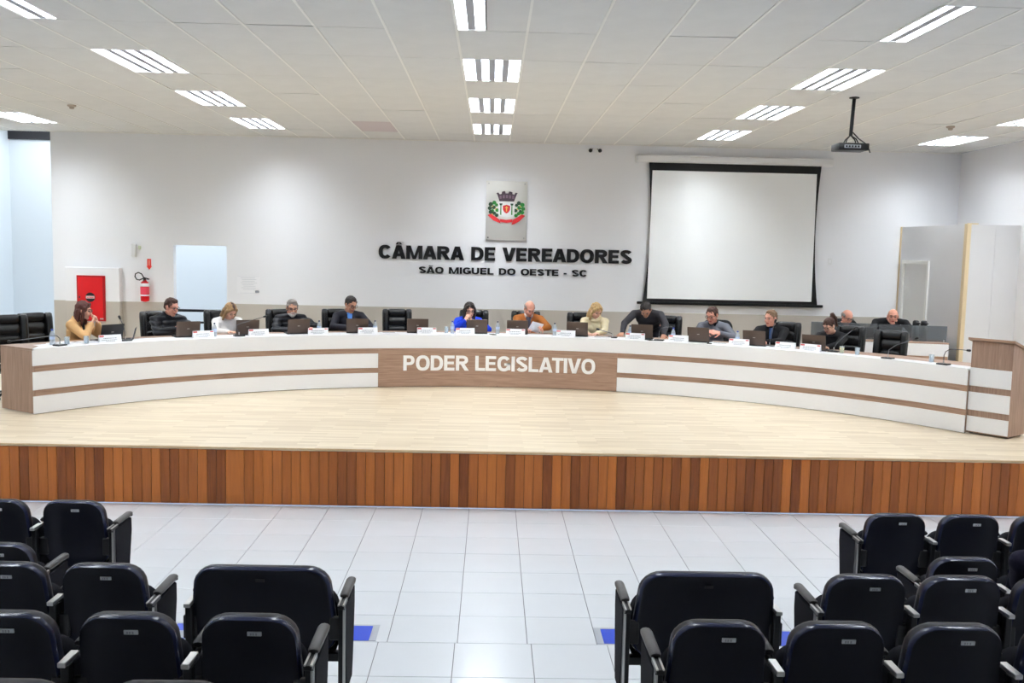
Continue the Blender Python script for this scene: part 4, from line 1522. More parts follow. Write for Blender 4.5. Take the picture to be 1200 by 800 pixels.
def make_plate_(v):
    root = empty('name_plate')
    b = BM()
    pr = [(0.0, 0.0), (0.004, 0.0), (-0.026, 0.1), (-0.03, 0.1)]
    loft(b, [[Vector((x_, y, z)) for y, z in pr] for x_ in (-0.15, 0.15)])
    pr = [(-0.055, 0.0), (-0.051, 0.0), (-0.0265, 0.1), (-0.0305, 0.1)]
    loft(b, [[Vector((x_, y, z)) for y, z in pr] for x_ in (-0.15, 0.15)])
    obj('plate', b, MT['paper'], root)
    R_ = Matrix.Rotation(radians(16.7), 3, 'X')
    pos = lambda z: (0.0045 - 0.3 * z, z)
    b = BM()
    y, z = pos(0.084); box(b, (0.115 - 0.0, y, z), (0.06, 0.002, 0.022), R_)
    if v:
        box(b, (-0.12, y, z), (0.045, 0.002, 0.016), R_)
    obj('printed_crest', b, MT['print_red'], root)
    b = BM()
    for zz, w, dx in ((0.056, 0.17, 0.0), (0.034, 0.2, 0.01), (0.018, 0.12, 0.0)):
        y, z = pos(zz)
        x_ = -w / 2
        while x_ < w / 2:
            k = random.uniform(0.012, 0.03)
            box(b, (x_ + k / 2 + dx, y, z), (k - 0.006, 0.002, 0.010 if zz > 0.05 else 0.007), R_)
            x_ += k
    obj('printed_lines', b, MT['print_grey'], root)
    return root


npx = {}
for i, (th, lb) in enumerate([(-47.6, 'of the woman in tan jacket'), (-36.95, 'of the man in puffer jacket and glasses'), (-30.3, 'of the woman in white blouse'),
                              (-23.0, 'right of the grey-bearded man'), (-16.75, 'of the man with blue shirt'), (-9.25, 'before the empty chair left of woman in blue'),
                              (-4.3, 'of the woman in blue'), (2.2, 'of the bald man in brown jacket'), (8.7, 'of the blonde woman in cream sweater'),
                              (17.6, 'below the man bending over the bench'), (23.1, 'between the bending man and man in grey sweater'), (30.65, 'between man in grey sweater and man in black jacket'),
                              (36.3, 'right of the man in black jacket'), (39.3, 'of the woman with ponytail')]):
    v = i % 2
    o = npx[v] = make_plate_(v) if v not in npx else dup_tree(npx[v])
    p, rz = desk_pose(th, 6.985 if i else 7.0, random.uniform(-4, 4))
    o.location = p
    o.rotation_euler = (0, 0, rz)
    tag(o, 'white printed name plate ' + lb, 'name plate', 'name plates on the bench')


def make_bottle(capm):
    root = empty('water_bottle')
    b = BM()
    lathe(b, [(0.028, 0.0), (0.032, 0.006), (0.032, 0.05), (0.030, 0.06), (0.032, 0.07), (0.032, 0.125), (0.024, 0.155), (0.013, 0.175), (0.012, 0.185)], n=14)
    bo = obj('bottle_body', b, MT['water'], root, True)
    b = BM(); lathe(b, [(0.0328, 0.07), (0.0328, 0.115)], n=14, cap=False); obj('label', b, MT['label_blue'], bo, True)
    b = BM(); lathe(b, [(0.0145, 0.182), (0.0145, 0.2), (0.012, 0.203)], n=12); obj('cap', b, capm, root, 40)
    return root


bp_ = {}
for th, R, lb, blue in ((-53.2, 7.18, 'clear water bottle with blue cap at left end of bench', 1), (-35.3, 7.12, 'clear water bottle between puffer jacket man and woman in white', 0),
                        (-22.6, 7.16, 'clear water bottle right of the grey-bearded man', 0), (-15.7, 7.12, 'clear water bottle right of the man with blue shirt', 0),
                        (-5.9, 7.12, 'clear water bottle left of the woman in blue', 1), (-0.1, 7.2, 'clear water bottle between woman in blue and bald man', 0),
                        (7.2, 7.14, 'clear water bottle right of the bald man, by his paper sheet', 0), (16.7, 7.2, 'clear water bottle behind plate under bending man', 0),
                        (22.2, 7.14, 'clear water bottle right of the bending man', 1), (30.0, 7.2, 'clear water bottle right of the man in grey sweater', 1)):
    o = bp_[blue] = make_bottle(MT['cap_blue'] if blue else MT['cap_dark']) if blue not in bp_ else dup_tree(bp_[blue])
    o.location, rz = desk_pose(th, R)
    tag(o, lb, 'bottle', 'water bottles on the bench')


def make_tumbler(fill=None):
    root = empty('drinking_glass')
    b = BM()
    lathe(b, [(0.026, 0.0), (0.030, 0.004), (0.034, 0.10), (0.0315, 0.10), (0.028, 0.008), (0.02, 0.007)], n=14)
    obj('tumbler', b, MT['glass'], root, True)
    if fill:
        b = BM(); lathe(b, [(0.027, 0.009), (0.031, 0.075)], n=14); obj('drink', b, fill, root, 40)
    else:
        b = BM(); lathe(b, [(0.0275, 0.009), (0.03, 0.055)], n=14); obj('drink', b, MT['water'], root, 40)
    return root


g0 = make_tumbler()
for k, (th, R, lb) in enumerate(((-51.9, 7.12, 'drinking glass left of the woman in tan'), (-50.1, 7.05, 'drinking glass in front of the woman in tan'),
                                 (-6.6, 7.2, 'drinking glass left of the woman in blue'), (44.5, 7.1, 'drinking glass left of the empty chair at right end'), (52.75, 7.12, 'drinking glass near right end of bench'))):
    o = g0 if k == 0 else dup_tree(g0)
    o.location, rz = desk_pose(th, R)
    tag(o, lb, 'glass', 'drinking glasses on the bench')
o = make_tumbler(MT['juice'])
o.location, rz = desk_pose(42.7, 7.1)
tag(o, 'glass of yellow drink right of the woman with ponytail', 'glass', 'drinking glasses on the bench')


def make_mic(pts, base=True):
    root = empty('gooseneck_microphone')
    b = BM(); box(b, (0, 0, 0.009), (0.15, 0.11, 0.018), bev=0.006); bs = obj('base', b, MT['black_plastic'], root)
    b = BM(); box(b, (0.04, 0.03, 0.0195), (0.02, 0.012, 0.004)); obj('button', b, MT['print_grey'], bs)
    b = BM(); tube(b, [(0, 0, 0.016), (0, 0, 0.06)], 0.009, 8); obj('collar', b, MT['alu'], root, 40)
    b = BM(); tube(b, [(0, 0, 0.05)] + pts, 0.0055, 6); obj('gooseneck', b, MT['neck'], root, True)
    a_, c_ = Vector(pts[-2]), Vector(pts[-1])
    d = (c_ - a_).normalized()
    b = BM(); capsule(b, c_, c_ + d * 0.03, 0.014, 0.017); obj('microphone_head', b, MT['black_plastic'], root, True)
    return root


def put_mic(th, R, yaw, pts, lb):
    o = make_mic([Vector(q) for q in pts])
    o.location, rz = desk_pose(th, R, yaw)
    o.rotation_euler = (0, 0, rz)
    tag(o, lb, 'microphone', 'goose-neck microphones on the bench')


put_mic(-53.1, 7.02, 18, [(0, 0.0, 0.09), (0.05, 0, 0.13), (0.2, 0, 0.135), (0.80, 0.02, 0.125)], 'goose-neck microphone bent level at left end of bench')
put_mic(-45.6, 7.1, 0, [(0.0, -0.01, 0.12), (0.01, -0.03, 0.2), (0.045, -0.05, 0.30)], 'upright goose-neck microphone right of the woman in tan')
put_mic(-32.6, 7.04, 0, [(0.03, -0.0, 0.10), (0.03, -0.02, 0.16), (-0.06, -0.04, 0.19), (-0.2, -0.06, 0.22), (-0.40, -0.08, 0.27)], 'goose-neck microphone curving over laptop of woman in white')
put_mic(14.6, 7.12, 0, [(0.02, -0.02, 0.07), (0.1, -0.02, 0.09), (0.22, -0.02, 0.12)], 'goose-neck microphone laid low by blonde woman')
put_mic(20.6, 7.04, 0, [(0.0, -0.0, 0.14), (-0.02, -0.02, 0.19), (-0.09, -0.05, 0.21), (-0.14, -0.07, 0.21)], 'goose-neck microphone below right arm of bending man')
put_mic(33.9, 7.2, 0, [(0.0, -0.03, 0.14), (-0.01, -0.06, 0.24), (-0.03, -0.11, 0.36)], 'goose-neck microphone in front of man in black jacket')
put_mic(41.4, 7.22, 0, [(-0.03, -0.02, 0.12), (-0.12, -0.03, 0.22), (-0.24, -0.05, 0.33)], 'goose-neck microphone slanting in front of woman with ponytail')
put_mic(48.45, 6.98, 0, [(-0.01, 0, 0.12), (-0.10, 0.0, 0.19), (-0.28, 0.0, 0.265), (-0.36, 0, 0.30)], 'goose-neck microphone before the empty chair at right end')
put_mic(54.7, 6.98, 0, [(0.0, 0, 0.12), (-0.02, 0, 0.17), (-0.07, 0, 0.205), (-0.14, 0, 0.213), (-0.30, 0, 0.215)], 'goose-neck microphone at right end of bench beside lectern')

for th, R, yaw, sx, sy, lb in ((-49.1, 7.18, 8, 0.30, 0.21, 'white papers in front of woman in tan'), (-52.0, 7.25, 20, 0.3, 0.2, 'loose white papers at left end of bench'),
                               (13.2, 7.06, 6, 0.3, 0.16, 'white notebook right of the blonde woman hands'), (28.1, 7.1, 0, 0.3, 0.2, 'white papers in front of man in grey sweater'),
                               (-14.0, 7.12, 0, 0.28, 0.2, 'white papers before empty chair left of woman in blue'), (35.0, 7.12, 5, 0.3, 0.2, 'white papers right of man in black jacket')):
    t = empty('paper_sheets', *desk_pose(th, R, yaw), lb, 'paper', 'papers on the bench')
    b = BM()
    for k in range(3):
        box(b, (random.uniform(-0.01, 0.01), random.uniform(-0.01, 0.01), 0.002 + 0.004 * k), (sx, sy, 0.003), Matrix.Rotation(random.uniform(-0.08, 0.08), 3, 'Z'))
    obj('sheets', b, MT['paper'], t)
    b = BM()
    for k in range(6):
        box(b, (0, -sy * 0.35 + k * sy * 0.13, 0.0122), (sx * 0.7, 0.006, 0.001))
    obj('printed_lines', b, MT['print_grey'], t)
for th, R, yaw, lb in ((2.9, 7.02, 20, 'black smartphone lying by plate of bald man'), (19.4, 7.0, 40, 'black smartphone below bending man'), (27.0, 7.02, 10, 'dark phone right of laptop of man in grey sweater')):
    t = empty('smartphone', *desk_pose(th - (3.6 if th < 5 else 0), R, yaw), lb, 'phone', 'phones on the bench')
    b = BM(); box(b, (0, 0, 0.005), (0.075, 0.15, 0.009), bev=0.003); obj('case', b, MT['black_plastic'], t)
    b = BM(); box(b, (0, 0, 0.0102), (0.066, 0.138, 0.001)); obj('display', b, MT['lens'], t)

# things on the secretaries' desk
for k, (lx, lb) in enumerate(((0.60, 'left steel thermos jug with black pump lid behind grey glass'), (0.725, 'right steel thermos jug with black pump lid behind grey glass'))):
    w_ = sd.matrix_basis @ Vector((lx, 0.28, 0.819))
    t = empty('thermos_jug', w_, 0.2, lb, 'thermos', 'thermos jugs on the secretary desk')
    b = BM(); lathe(b, [(0.052, 0), (0.056, 0.01), (0.056, 0.23), (0.05, 0.25)], n=16); bo = obj('jug_body', b, MT['steel'], t, 40)
    b = BM(); lathe(b, [(0.052, 0.25), (0.054, 0.27), (0.05, 0.32), (0.03, 0.335)], n=14); capsule(b, (0, -0.03, 0.30), (0, -0.10, 0.29), 0.016, 0.012); capsule(b, (0, 0.04, 0.31), (0, 0.07, 0.22), 0.012, 0.012)
    obj('pump_lid', b, MT['black_plastic'], t, 50)
    if k == 0:
        b = BM(); box(b, (-0.02, -0.057, 0.19), (0.05, 0.003, 0.06)); obj('label', b, MT['paper'], bo)
w_ = sd.matrix_basis @ Vector((-0.40, 0.08, 0.819))
o = dup_tree(bp_[1], w_)
tag(o, 'clear water bottle on the secretary desk left of grey glass', 'bottle', 'water bottles on the bench')
w_ = sd.matrix_basis @ Vector((-0.25, 0.36, 0.819))
t = empty('desk_monitor', w_, atan2(bd_.y, bd_.x), 'low black monitor behind the glass between the two seated men', 'monitor')
b = BM(); box(b, (0, 0, 0.10), (0.42, 0.03, 0.17), bev=0.006); obj('panel', b, MT['black_plastic'], t)
b = BM(); box(b, (0, 0.01, 0.006), (0.2, 0.12, 0.012), bev=0.003); box(b, (0, 0.02, 0.03), (0.05, 0.02, 0.05)); obj('stand', b, MT['black_plastic'], t)
b = BM(); box(b, (0, 0.0165, 0.10), (0.39, 0.003, 0.145)); obj('screen', b, MT['screen_lcd'], t)
w_ = sd.matrix_basis @ Vector((0.33, 0.24, 0.819))
o = make_mic([Vector(q) for q in ((0, 0, 0.12), (-0.02, -0.02, 0.2), (-0.06, -0.04, 0.27))])
o.location = w_
tag(o, 'goose-neck microphone on the secretary desk before bald man', 'microphone', 'goose-neck microphones on the bench')


# ------------------------------------------------------------------ people
SKIN = {k: mat('skin_' + k, c, 0.5, var=0.05, vscale=14) for k, c in
        {'fair': (224, 174, 150), 'pink': (216, 154, 132), 'warm': (200, 146, 118), 'tan': (196, 142, 114)}.items()}
LIP = mat('lips', (176, 92, 84), 0.45)
EYE_W = mat('eye_white', (138, 118, 108), 0.3)
EYE_D = mat('eye_iris', (44, 32, 26), 0.15)
GLASSES = mat('spectacle_frame', (26, 22, 22), 0.3)
HAIR = {k: mat('hair_' + k, c, 0.55, var=0.28, vscale=30, stretch=(3, 3, 0.6), bump=0.4, bscale=90) for k, c in
        {'black': (38, 30, 27), 'brown': (66, 38, 28), 'chestnut': (84, 42, 34), 'grey': (128, 120, 114), 'greyish': (104, 88, 76), 'blonde': (196, 162, 112),
         'streaked': (150, 118, 80), 'sandy': (126, 98, 72), 'beard': (186, 180, 174)}.items()}
CLOTH = {k: mat('cloth_' + k, c, r, var=0.06, vscale=10, bump=0.25, bscale=140, spec=0.25) for k, (c, r) in
         {'tan': ((212, 168, 116), 0.75), 'puffer': ((30, 31, 36), 0.42), 'white': ((238, 234, 230), 0.75), 'navy': ((38, 37, 46), 0.6), 'blue': ((24, 62, 206), 0.6),
          'brown': ((164, 96, 38), 0.6), 'cream': ((236, 222, 186), 0.85), 'charcoal': ((58, 56, 60), 0.75), 'greyknit': ((108, 110, 118), 0.85), 'black': ((24, 23, 26), 0.75),
          'darkgrey': ((66, 70, 72), 0.7), 'skyblue': ((86, 140, 214), 0.6), 'trousers': ((34, 34, 42), 0.8), 'audience': ((30, 28, 46), 0.9), 'scarf': ((70, 70, 84), 0.8),
          'shirtblue': ((66, 92, 140), 0.6)}.items()}
SHOE = mat('black_shoe_leather', (22, 20, 20), 0.35)


def remeshed(name, bm, voxel, smooth=2, ratio=None):
    me = bpy.data.meshes.new(name)
    bmesh.ops.recalc_face_normals(bm, faces=bm.faces)
    bm.to_mesh(me)
    bm.free()
    o = bpy.data.objects.new(name, me)
    COL.objects.link(o)
    md = o.modifiers.new('r', 'REMESH')
    md.mode = 'VOXEL'
    md.voxel_size = voxel
    md.use_smooth_shade = True
    if smooth:
        ms = o.modifiers.new('s', 'SMOOTH')
        ms.factor = 0.5
        ms.iterations = smooth
    if ratio:
        dm = o.modifiers.new('d', 'DECIMATE')
        dm.ratio = ratio
    dg = bpy.context.evaluated_depsgraph_get()
    out = bpy.data.meshes.new_from_object(o.evaluated_get(dg))
    bpy.data.objects.remove(o)
    bpy.data.meshes.remove(me)
    for p in out.polygons:
        p.use_smooth = True
    out.name = name
    out.materials.clear()
    return out


def ik(S, W, a, b_, hint):
    d = W - S
    L = d.length
    if L > (a + b_) * 0.995:
        W = S + d * ((a + b_) * 0.995 / L)
        d = W - S
        L = d.length
    u_ = d / L
    x = (a * a - b_ * b_ + L * L) / (2 * L)
    h = sqrt(max(1e-6, a * a - x * x))
    hv = hint - u_ * hint.dot(u_)
    hv.normalize()
    return S + u_ * x + hv * h, W


def add_hand(bm, W, d, n, side, curl=0.35, spread=0.05):
    """W wrist, d along the hand, n palm normal, side +1/-1 picks the thumb side"""
    d = d.normalized()
    n = (n - d * n.dot(d)).normalized()
    lat = d.cross(n) * side
    for k in (-0.026, 0.0, 0.024):
        capsule(bm, W + d * 0.012 + lat * k * 0.7, W + d * 0.082 + lat * k, 0.015, 0.0135, 8)
    for k, (off, L) in enumerate(((0.034, 0.070), (0.0115, 0.080), (-0.0115, 0.074), (-0.034, 0.058))):
        base = W + d * (0.092 if k in (1, 2) else 0.086) + lat * off
        dd = (d + lat * spread * (1.5 - k) * 0.9).normalized()
        p = base
        for sidx, fr_ in enumerate((0.44, 0.31, 0.25)):
            c_ = curl * (0.7 + 0.9 * sidx)
            dirn = (dd * cos(c_) + n * sin(c_)).normalized()
            q = p + dirn * L * fr_
            capsule(bm, p, q, 0.0085 - 0.0008 * sidx, 0.0080 - 0.0008 * sidx, 7)
            p = q
    tb = W + d * 0.028 + lat * 0.034
    td = (d * 0.62 + lat * 0.68 + n * 0.35).normalized()
    p1 = tb + td * 0.042
    td2 = (d * 0.85 + lat * 0.3 + n * 0.35).normalized()
    capsule(bm, W + d * 0.02 + lat * 0.015, tb, 0.015, 0.013, 7)
    capsule(bm, tb, p1, 0.0115, 0.0098, 7)
    capsule(bm, p1, p1 + td2 * 0.032, 0.0098, 0.008, 7)


def person(name, label, base, rz, c):
    """base: point on the supporting floor; local +y is the way the body faces"""
    root = empty(name, base, rz, label, 'person', c.get('group', 'people at the council bench'))
    women = c.get('woman', False)
    k = 0.94 if women else 1.0
    lean = radians(c.get('lean', 8))
    twist = radians(c.get('twist', 0))
    Rt = Matrix.Rotation(twist, 3, 'Z') @ Matrix.Rotation(-lean, 3, 'X')
    standing = c.get('standing', False)
    hl = radians(c.get('nod', 10))
    hy = radians(c.get('yaw', 0))
    Ls = 0.49 * k
    neck_dir = (Rt @ Vector((0, 0.35, 1))).normalized() if not standing else (Rt @ Vector((0, 0.1, 1))).normalized()
    P = Vector((0, 0, 0.0))
    C7 = P + Rt @ Vector((0, 0, Ls))
    Rh = Matrix.Rotation(hy, 3, 'Z') @ Matrix.Rotation(-hl, 3, 'X') @ Matrix.Rotation(radians(c.get('tilt', 0)), 3, 'Y')
    HK = c.get('headk', 1.06) * (0.97 if women else 1.0)
    HC = C7 + neck_dir * 0.135 + (Rt @ Vector((0, 0.012, 0))) + Rh @ Vector((0, 0.02, 0.03))
    # raise or lower the hips so that the crown comes out at the measured height
    top = HC.z + 0.112 * HK
    dz = c['top'] - top
    dxy = Vector((-HC.x + c.get('hx', 0), -HC.y + c.get('hy', 0), dz))
    P, C7, HC = P + dxy, C7 + dxy, HC + dxy
    pz = P.z

    def T(x, y, z):
        return P + Rt @ Vector((x, y, z))

    def Hh(x, y, z):
        return HC + Rh @ (Vector((x, y, z)) * HK)

    sw = c.get('shoulder', 0.172 if women else 0.195)
    bulk = c.get('bulk', 1.0) * (0.92 if women else 1.0)
    S = {s: T(s * sw, 0.01, Ls - 0.055) for s in (-1, 1)}
    arm = {}
    hands = c['hands']
    for s in (-1, 1):
        W = Vector(hands[s][0])
        a_, b_ = (0.285 * k, 0.255 * k)
        hint = Vector(hands[s][2]) if len(hands[s]) > 2 else Vector((s * 0.8, -0.35, -0.75))
        E_, W = ik(S[s], W, a_, b_, hint)
        arm[s] = (S[s], E_, W)
    # ---- legs
    legs = {}
    for s in (-1, 1):
        hip = P + Vector((s * 0.09, 0.0, -0.02))
        if standing:
            an = Vector((s * 0.12, P.y + 0.08, 0.09))
            kn = (hip + an) / 2 + Vector((0, 0.05, 0))
        else:
            kn = Vector((P.x + s * 0.13, P.y + 0.42, min(0.52, pz - 0.0)))
            an = Vector((P.x + s * 0.13, P.y + 0.40, 0.09))
        legs[s] = (hip, kn, an)

    # ---- the body: one continuous skin
    b = BM()
    ellipsoid(b, P, (0.155 * bulk, 0.115 * bulk, 0.115), Rt)
    ellipsoid(b, T(0, 0.01, 0.17), (0.14 * bulk, 0.105 * bulk, 0.15), Rt)
    ellipsoid(b, T(0, 0.012, 0.33 * k), (0.155 * bulk, 0.105 * bulk, 0.15), Rt)
    capsule(b, S[-1], S[1], 0.055, 0.055)
    capsule(b, C7, HC + Rh @ Vector((0, -0.02, -0.05)), 0.056 * (0.9 if women else 1.0), 0.05 * (0.9 if women else 1.0))
    for s in (-1, 1):
        capsule(b, C7 + Rt @ Vector((s * 0.03, -0.01, 0.0)), S[s], 0.05, 0.05)
        S_, E_, W_ = arm[s]
        capsule(b, S_, E_, 0.05 * k, 0.041 * k)
        capsule(b, E_, W_, 0.040 * k, 0.027 * k)
        hp, kn, an = legs[s]
        capsule(b, hp, kn, 0.078, 0.052)
        capsule(b, kn, an, 0.052, 0.036)
        capsule(b, an + Vector((0, -0.03, -0.04)), an + Vector((0, 0.15, -0.055)), 0.04, 0.03)
        hd = Vector(hands[s][1]) if len(hands[s]) > 1 and hands[s][1] else (W_ - E_)
        pn = Vector(hands[s][3]) if len(hands[s]) > 3 else Vector((0, 0, -1))
        cu_ = hands[s][4] if len(hands[s]) > 4 else 0.3
        add_hand(b, W_, hd, pn, -s, cu_)
    # head
    ellipsoid(b, Hh(0, -0.012, 0.022), (0.076 * HK, 0.094 * HK, 0.088 * HK), Rh, 16, 12)
    ellipsoid(b, Hh(0, 0.022, -0.040), (0.060 * HK, 0.066 * HK, 0.074 * HK), Rh, 14, 10)
    ellipsoid(b, Hh(0, 0.062, -0.098), (0.028 * HK, 0.022 * HK, 0.02 * HK), Rh)
    capsule(b, Hh(0, 0.084, 0.012), Hh(0, 0.103, -0.028), 0.009 * HK, 0.0135 * HK, 8)
    for s in (-1, 1):
        capsule(b, Hh(s * 0.012, 0.082, 0.026), Hh(s * 0.046, 0.068, 0.026), 0.010 * HK, 0.009 * HK, 8)
        ellipsoid(b, Hh(s * 0.040, 0.056, -0.030), (0.022 * HK, 0.022 * HK, 0.024 * HK), Rh)
        ellipsoid(b, Hh(s * 0.078, -0.008, -0.008), (0.010 * HK, 0.020 * HK, 0.032 * HK), Rh)
        capsule(b, Hh(s * 0.058, -0.01, -0.065), Hh(s * 0.018, 0.058, -0.100), 0.017 * HK, 0.016 * HK, 8)
    capsule(b, Hh(-0.018, 0.080, -0.064), Hh(0.018, 0.080, -0.064), 0.0085 * HK, 0.0085 * HK, 8)
    me = remeshed('body', b, 0.0065, 1, 0.32)
    me.materials.append(SKIN[c.get('skin', 'fair')])
    me.materials.append(LIP)
    Ri = Rh.inverted()
    for p in me.polygons:
        q = Ri @ (p.center - HC) / HK
        if abs(q.x) < 0.025 and 0.080 < q.y and -0.074 < q.z < -0.055:
            p.material_index = 1
    body = link_mesh('body', me, None, root)
    for s in (-1, 1):
        b = BM(); ellipsoid(b, Hh(s * 0.030, 0.073, 0.004), (0.0125 * HK,) * 3); ew = obj('eye', b, EYE_W, root, True)
        b = BM(); ellipsoid(b, Hh(s * 0.030, 0.082, 0.003), (0.0062 * HK, 0.0048 * HK, 0.0062 * HK), Rh, 8, 6); obj('iris', b, EYE_D, ew, True)
    hm = HAIR[c.get('hair', 'brown')]
    b = BM()
    for s in (-1, 1):
        tube(b, [Hh(s * 0.014, 0.0925, 0.026), Hh(s * 0.032, 0.087, 0.033), Hh(s * 0.05, 0.072, 0.028)], [0.0035, 0.0045, 0.003], 6)
    obj('eyebrows', b, hm if c.get('hair') not in ('blonde', 'streaked') else HAIR['sandy'], root, True)

    # ---- hair
    st = c.get('style', 'short')
    b = BM()
    if st == 'short':
        ellipsoid(b, Hh(0, -0.022, 0.036), (0.0825 * HK, 0.094 * HK, 0.088 * HK), Rh, 16, 12)
        ellipsoid(b, Hh(0, 0.020, 0.092), (0.054 * HK, 0.047 * HK, 0.030 * HK), Rh)
        ellipsoid(b, Hh(0, -0.062, -0.005), (0.068 * HK, 0.048 * HK, 0.062 * HK), Rh)
        for s in (-1, 1):
            capsule(b, Hh(s * 0.070, 0.022, 0.045), Hh(s * 0.072, 0.018, 0.0), 0.014 * HK, 0.007 * HK, 8)
    elif st == 'balding':
        ellipsoid(b, Hh(0, -0.058, 0.004), (0.074 * HK, 0.052 * HK, 0.062 * HK), Rh)
        for s in (-1, 1):
            ellipsoid(b, Hh(s * 0.063, -0.012, 0.024), (0.020 * HK, 0.05 * HK, 0.034 * HK), Rh)
    elif st == 'shaved':
        ellipsoid(b, Hh(0, -0.060, -0.012), (0.070 * HK, 0.046 * HK, 0.05 * HK), Rh)
        for s in (-1, 1):
            ellipsoid(b, Hh(s * 0.064, -0.022, 0.006), (0.0155 * HK, 0.04 * HK, 0.03 * HK), Rh)
    elif st in ('long', 'bob'):
        ln = -0.19 if st == 'long' else -0.135
        ellipsoid(b, Hh(0, -0.022, 0.034), (0.089 * HK, 0.098 * HK, 0.094 * HK), Rh, 16, 12)
        for s in (-1, 1):
            capsule(b, Hh(s * 0.030, 0.052, 0.092), Hh(s * 0.074, 0.030, 0.035), 0.020 * HK, 0.022 * HK)
            capsule(b, Hh(s * 0.076, 0.018, 0.035), Hh(s * 0.084, 0.022, -0.06), 0.022 * HK, 0.024 * HK)
            capsule(b, Hh(s * 0.084, 0.022, -0.06), Hh(s * 0.080, 0.034, ln), 0.026 * HK, 0.016 * HK)
            capsule(b, Hh(s * 0.060, -0.045, -0.02), Hh(s * 0.070, -0.045, ln + 0.01), 0.042 * HK, 0.028 * HK)
        ellipsoid(b, Hh(0, -0.070, -0.05), (0.075 * HK, 0.045 * HK, 0.12 * HK), Rh)
    elif st == 'ponytail':
        ellipsoid(b, Hh(0, -0.020, 0.036), (0.083 * HK, 0.097 * HK, 0.089 * HK), Rh, 16, 12)
        ellipsoid(b, Hh(0, -0.066, 0.0), (0.066 * HK, 0.046 * HK, 0.06 * HK), Rh)
        for s in (-1, 1):
            capsule(b, Hh(s * 0.066, 0.03, 0.05), Hh(s * 0.072, 0.0, 0.0), 0.016 * HK, 0.010 * HK, 8)
        capsule(b, Hh(0, -0.085, 0.095), Hh(0, -0.125, 0.125), 0.024 * HK, 0.032 * HK)
        capsule(b, Hh(0, -0.125, 0.125), Hh(0, -0.165, 0.04), 0.034 * HK, 0.03 * HK)
        capsule(b, Hh(0, -0.165, 0.04), Hh(0, -0.15, -0.09), 0.03 * HK, 0.012 * HK)
    hme = remeshed('hair', b, 0.006, 1, 0.5)
    for v in hme.vertices:
        q_ = (Rh.inverted() @ (v.co - HC)) / HK
        v.co += v.normal * (0.0085 * mnoise.noise(Vector((q_.x * 48, q_.y * 48, q_.z * 26 + len(label)))) + 0.003 * mnoise.noise(q_ * 150))
    link_mesh('hair', hme, hm, root)
    if c.get('roots'):
        b = BM(); ellipsoid(b, Hh(0, -0.012, 0.094), (0.03 * HK, 0.08 * HK, 0.042 * HK), Rh); obj('hair_parting', b, HAIR[c['roots']], root, True)
    if c.get('beard'):
        b = BM()
        ellipsoid(b, Hh(0, 0.034, -0.082), (0.056 * HK, 0.056 * HK, 0.042 * HK), Rh)
        capsule(b, Hh(-0.028, 0.082, -0.052), Hh(0.028, 0.082, -0.052), 0.0085 * HK, 0.0085 * HK, 8)
        ellipsoid(b, Hh(0, 0.066, -0.098), (0.032 * HK, 0.028 * HK, 0.028 * HK), Rh)
        link_mesh('beard', remeshed('beard', b, 0.006, 1, 0.5), HAIR[c['beard']], root)
    if c.get('glasses'):
        b = BM()
        for s in (-1, 1):
            tube(b, [Hh(s * 0.033 + 0.023 * (abs(cos(a_)) ** 0.7) * (1 if cos(a_) > 0 else -1), 0.099 - 0.004 * cos(a_) * s, 0.004 + 0.017 * (abs(sin(a_)) ** 0.7) * (1 if sin(a_) > 0 else -1))
                     for a_ in [2 * pi * q / 16 for q in range(16)]], 0.0026 * HK, 5, closed=True)
            tube(b, [Hh(s * 0.056, 0.096, 0.010), Hh(s * 0.074, 0.05, 0.010), Hh(s * 0.083, -0.015, 0.004)], 0.0022 * HK, 5)
        tube(b, [Hh(-0.010, 0.101, 0.008), Hh(0, 0.104, 0.011), Hh(0.010, 0.101, 0.008)], 0.0024 * HK, 5)
        obj('glasses', b, GLASSES, root, True)

    # ---- clothes
    cl = c['top_cloth']
    b = BM()
    q = 0.020 if c.get('quilt') else 0.014
    ellipsoid(b, T(0, 0.0, -0.02), (0.16 * bulk + q, 0.12 * bulk + q, 0.10 + q), Rt)
    ellipsoid(b, T(0, 0.01, 0.17), (0.145 * bulk + q, 0.112 * bulk + q, 0.16), Rt)
    ellipsoid(b, T(0, 0.012, 0.33 * k), (0.16 * bulk + q, 0.108 * bulk + q, 0.155), Rt)
    if women:
        for s in (-1, 1):
            ellipsoid(b, T(s * 0.062, 0.085, 0.31), (0.062, 0.055, 0.06), Rt)
    capsule(b, S[-1], S[1], 0.056 + q, 0.056 + q)
    for s in (-1, 1):
        capsule(b, C7 + Rt @ Vector((s * 0.045, -0.008, -0.012)), S[s], 0.048 + q * 0.6, 0.052 + q)
        S_, E_, W_ = arm[s]
        capsule(b, S_, E_, 0.053 * k + q, 0.044 * k + q)
        capsule(b, E_, E_ + (W_ - E_) * 0.93, 0.044 * k + q, 0.030 * k + q * 0.9)
    if c.get('collar') == 'high':
        tube(b, [C7 + Rt @ (Vector((0.062 * cos(a_), 0.016 + 0.062 * sin(a_), 0.035 - 0.02 * sin(a_)))) for a_ in [2 * pi * j / 14 for j in range(14)]], 0.019, 8, closed=True)
    elif c.get('collar') == 'low':
        tube(b, [C7 + Rt @ (Vector((0.072 * cos(a_), 0.018 + 0.072 * sin(a_), 0.008 - 0.035 * sin(a_)))) for a_ in [2 * pi * j / 14 for j in range(14)]], 0.014, 8, closed=True)
    jm = remeshed(c.get('garment', 'jacket'), b, 0.011, 3, 0.6)
    if c.get('quilt'):
        nrm = [v.normal.copy() for v in jm.vertices]
        for v, nn in zip(jm.vertices, nrm):
            v.co += nn * 0.019 * (abs(sin(v.co.z * pi / 0.068)) - 0.55)
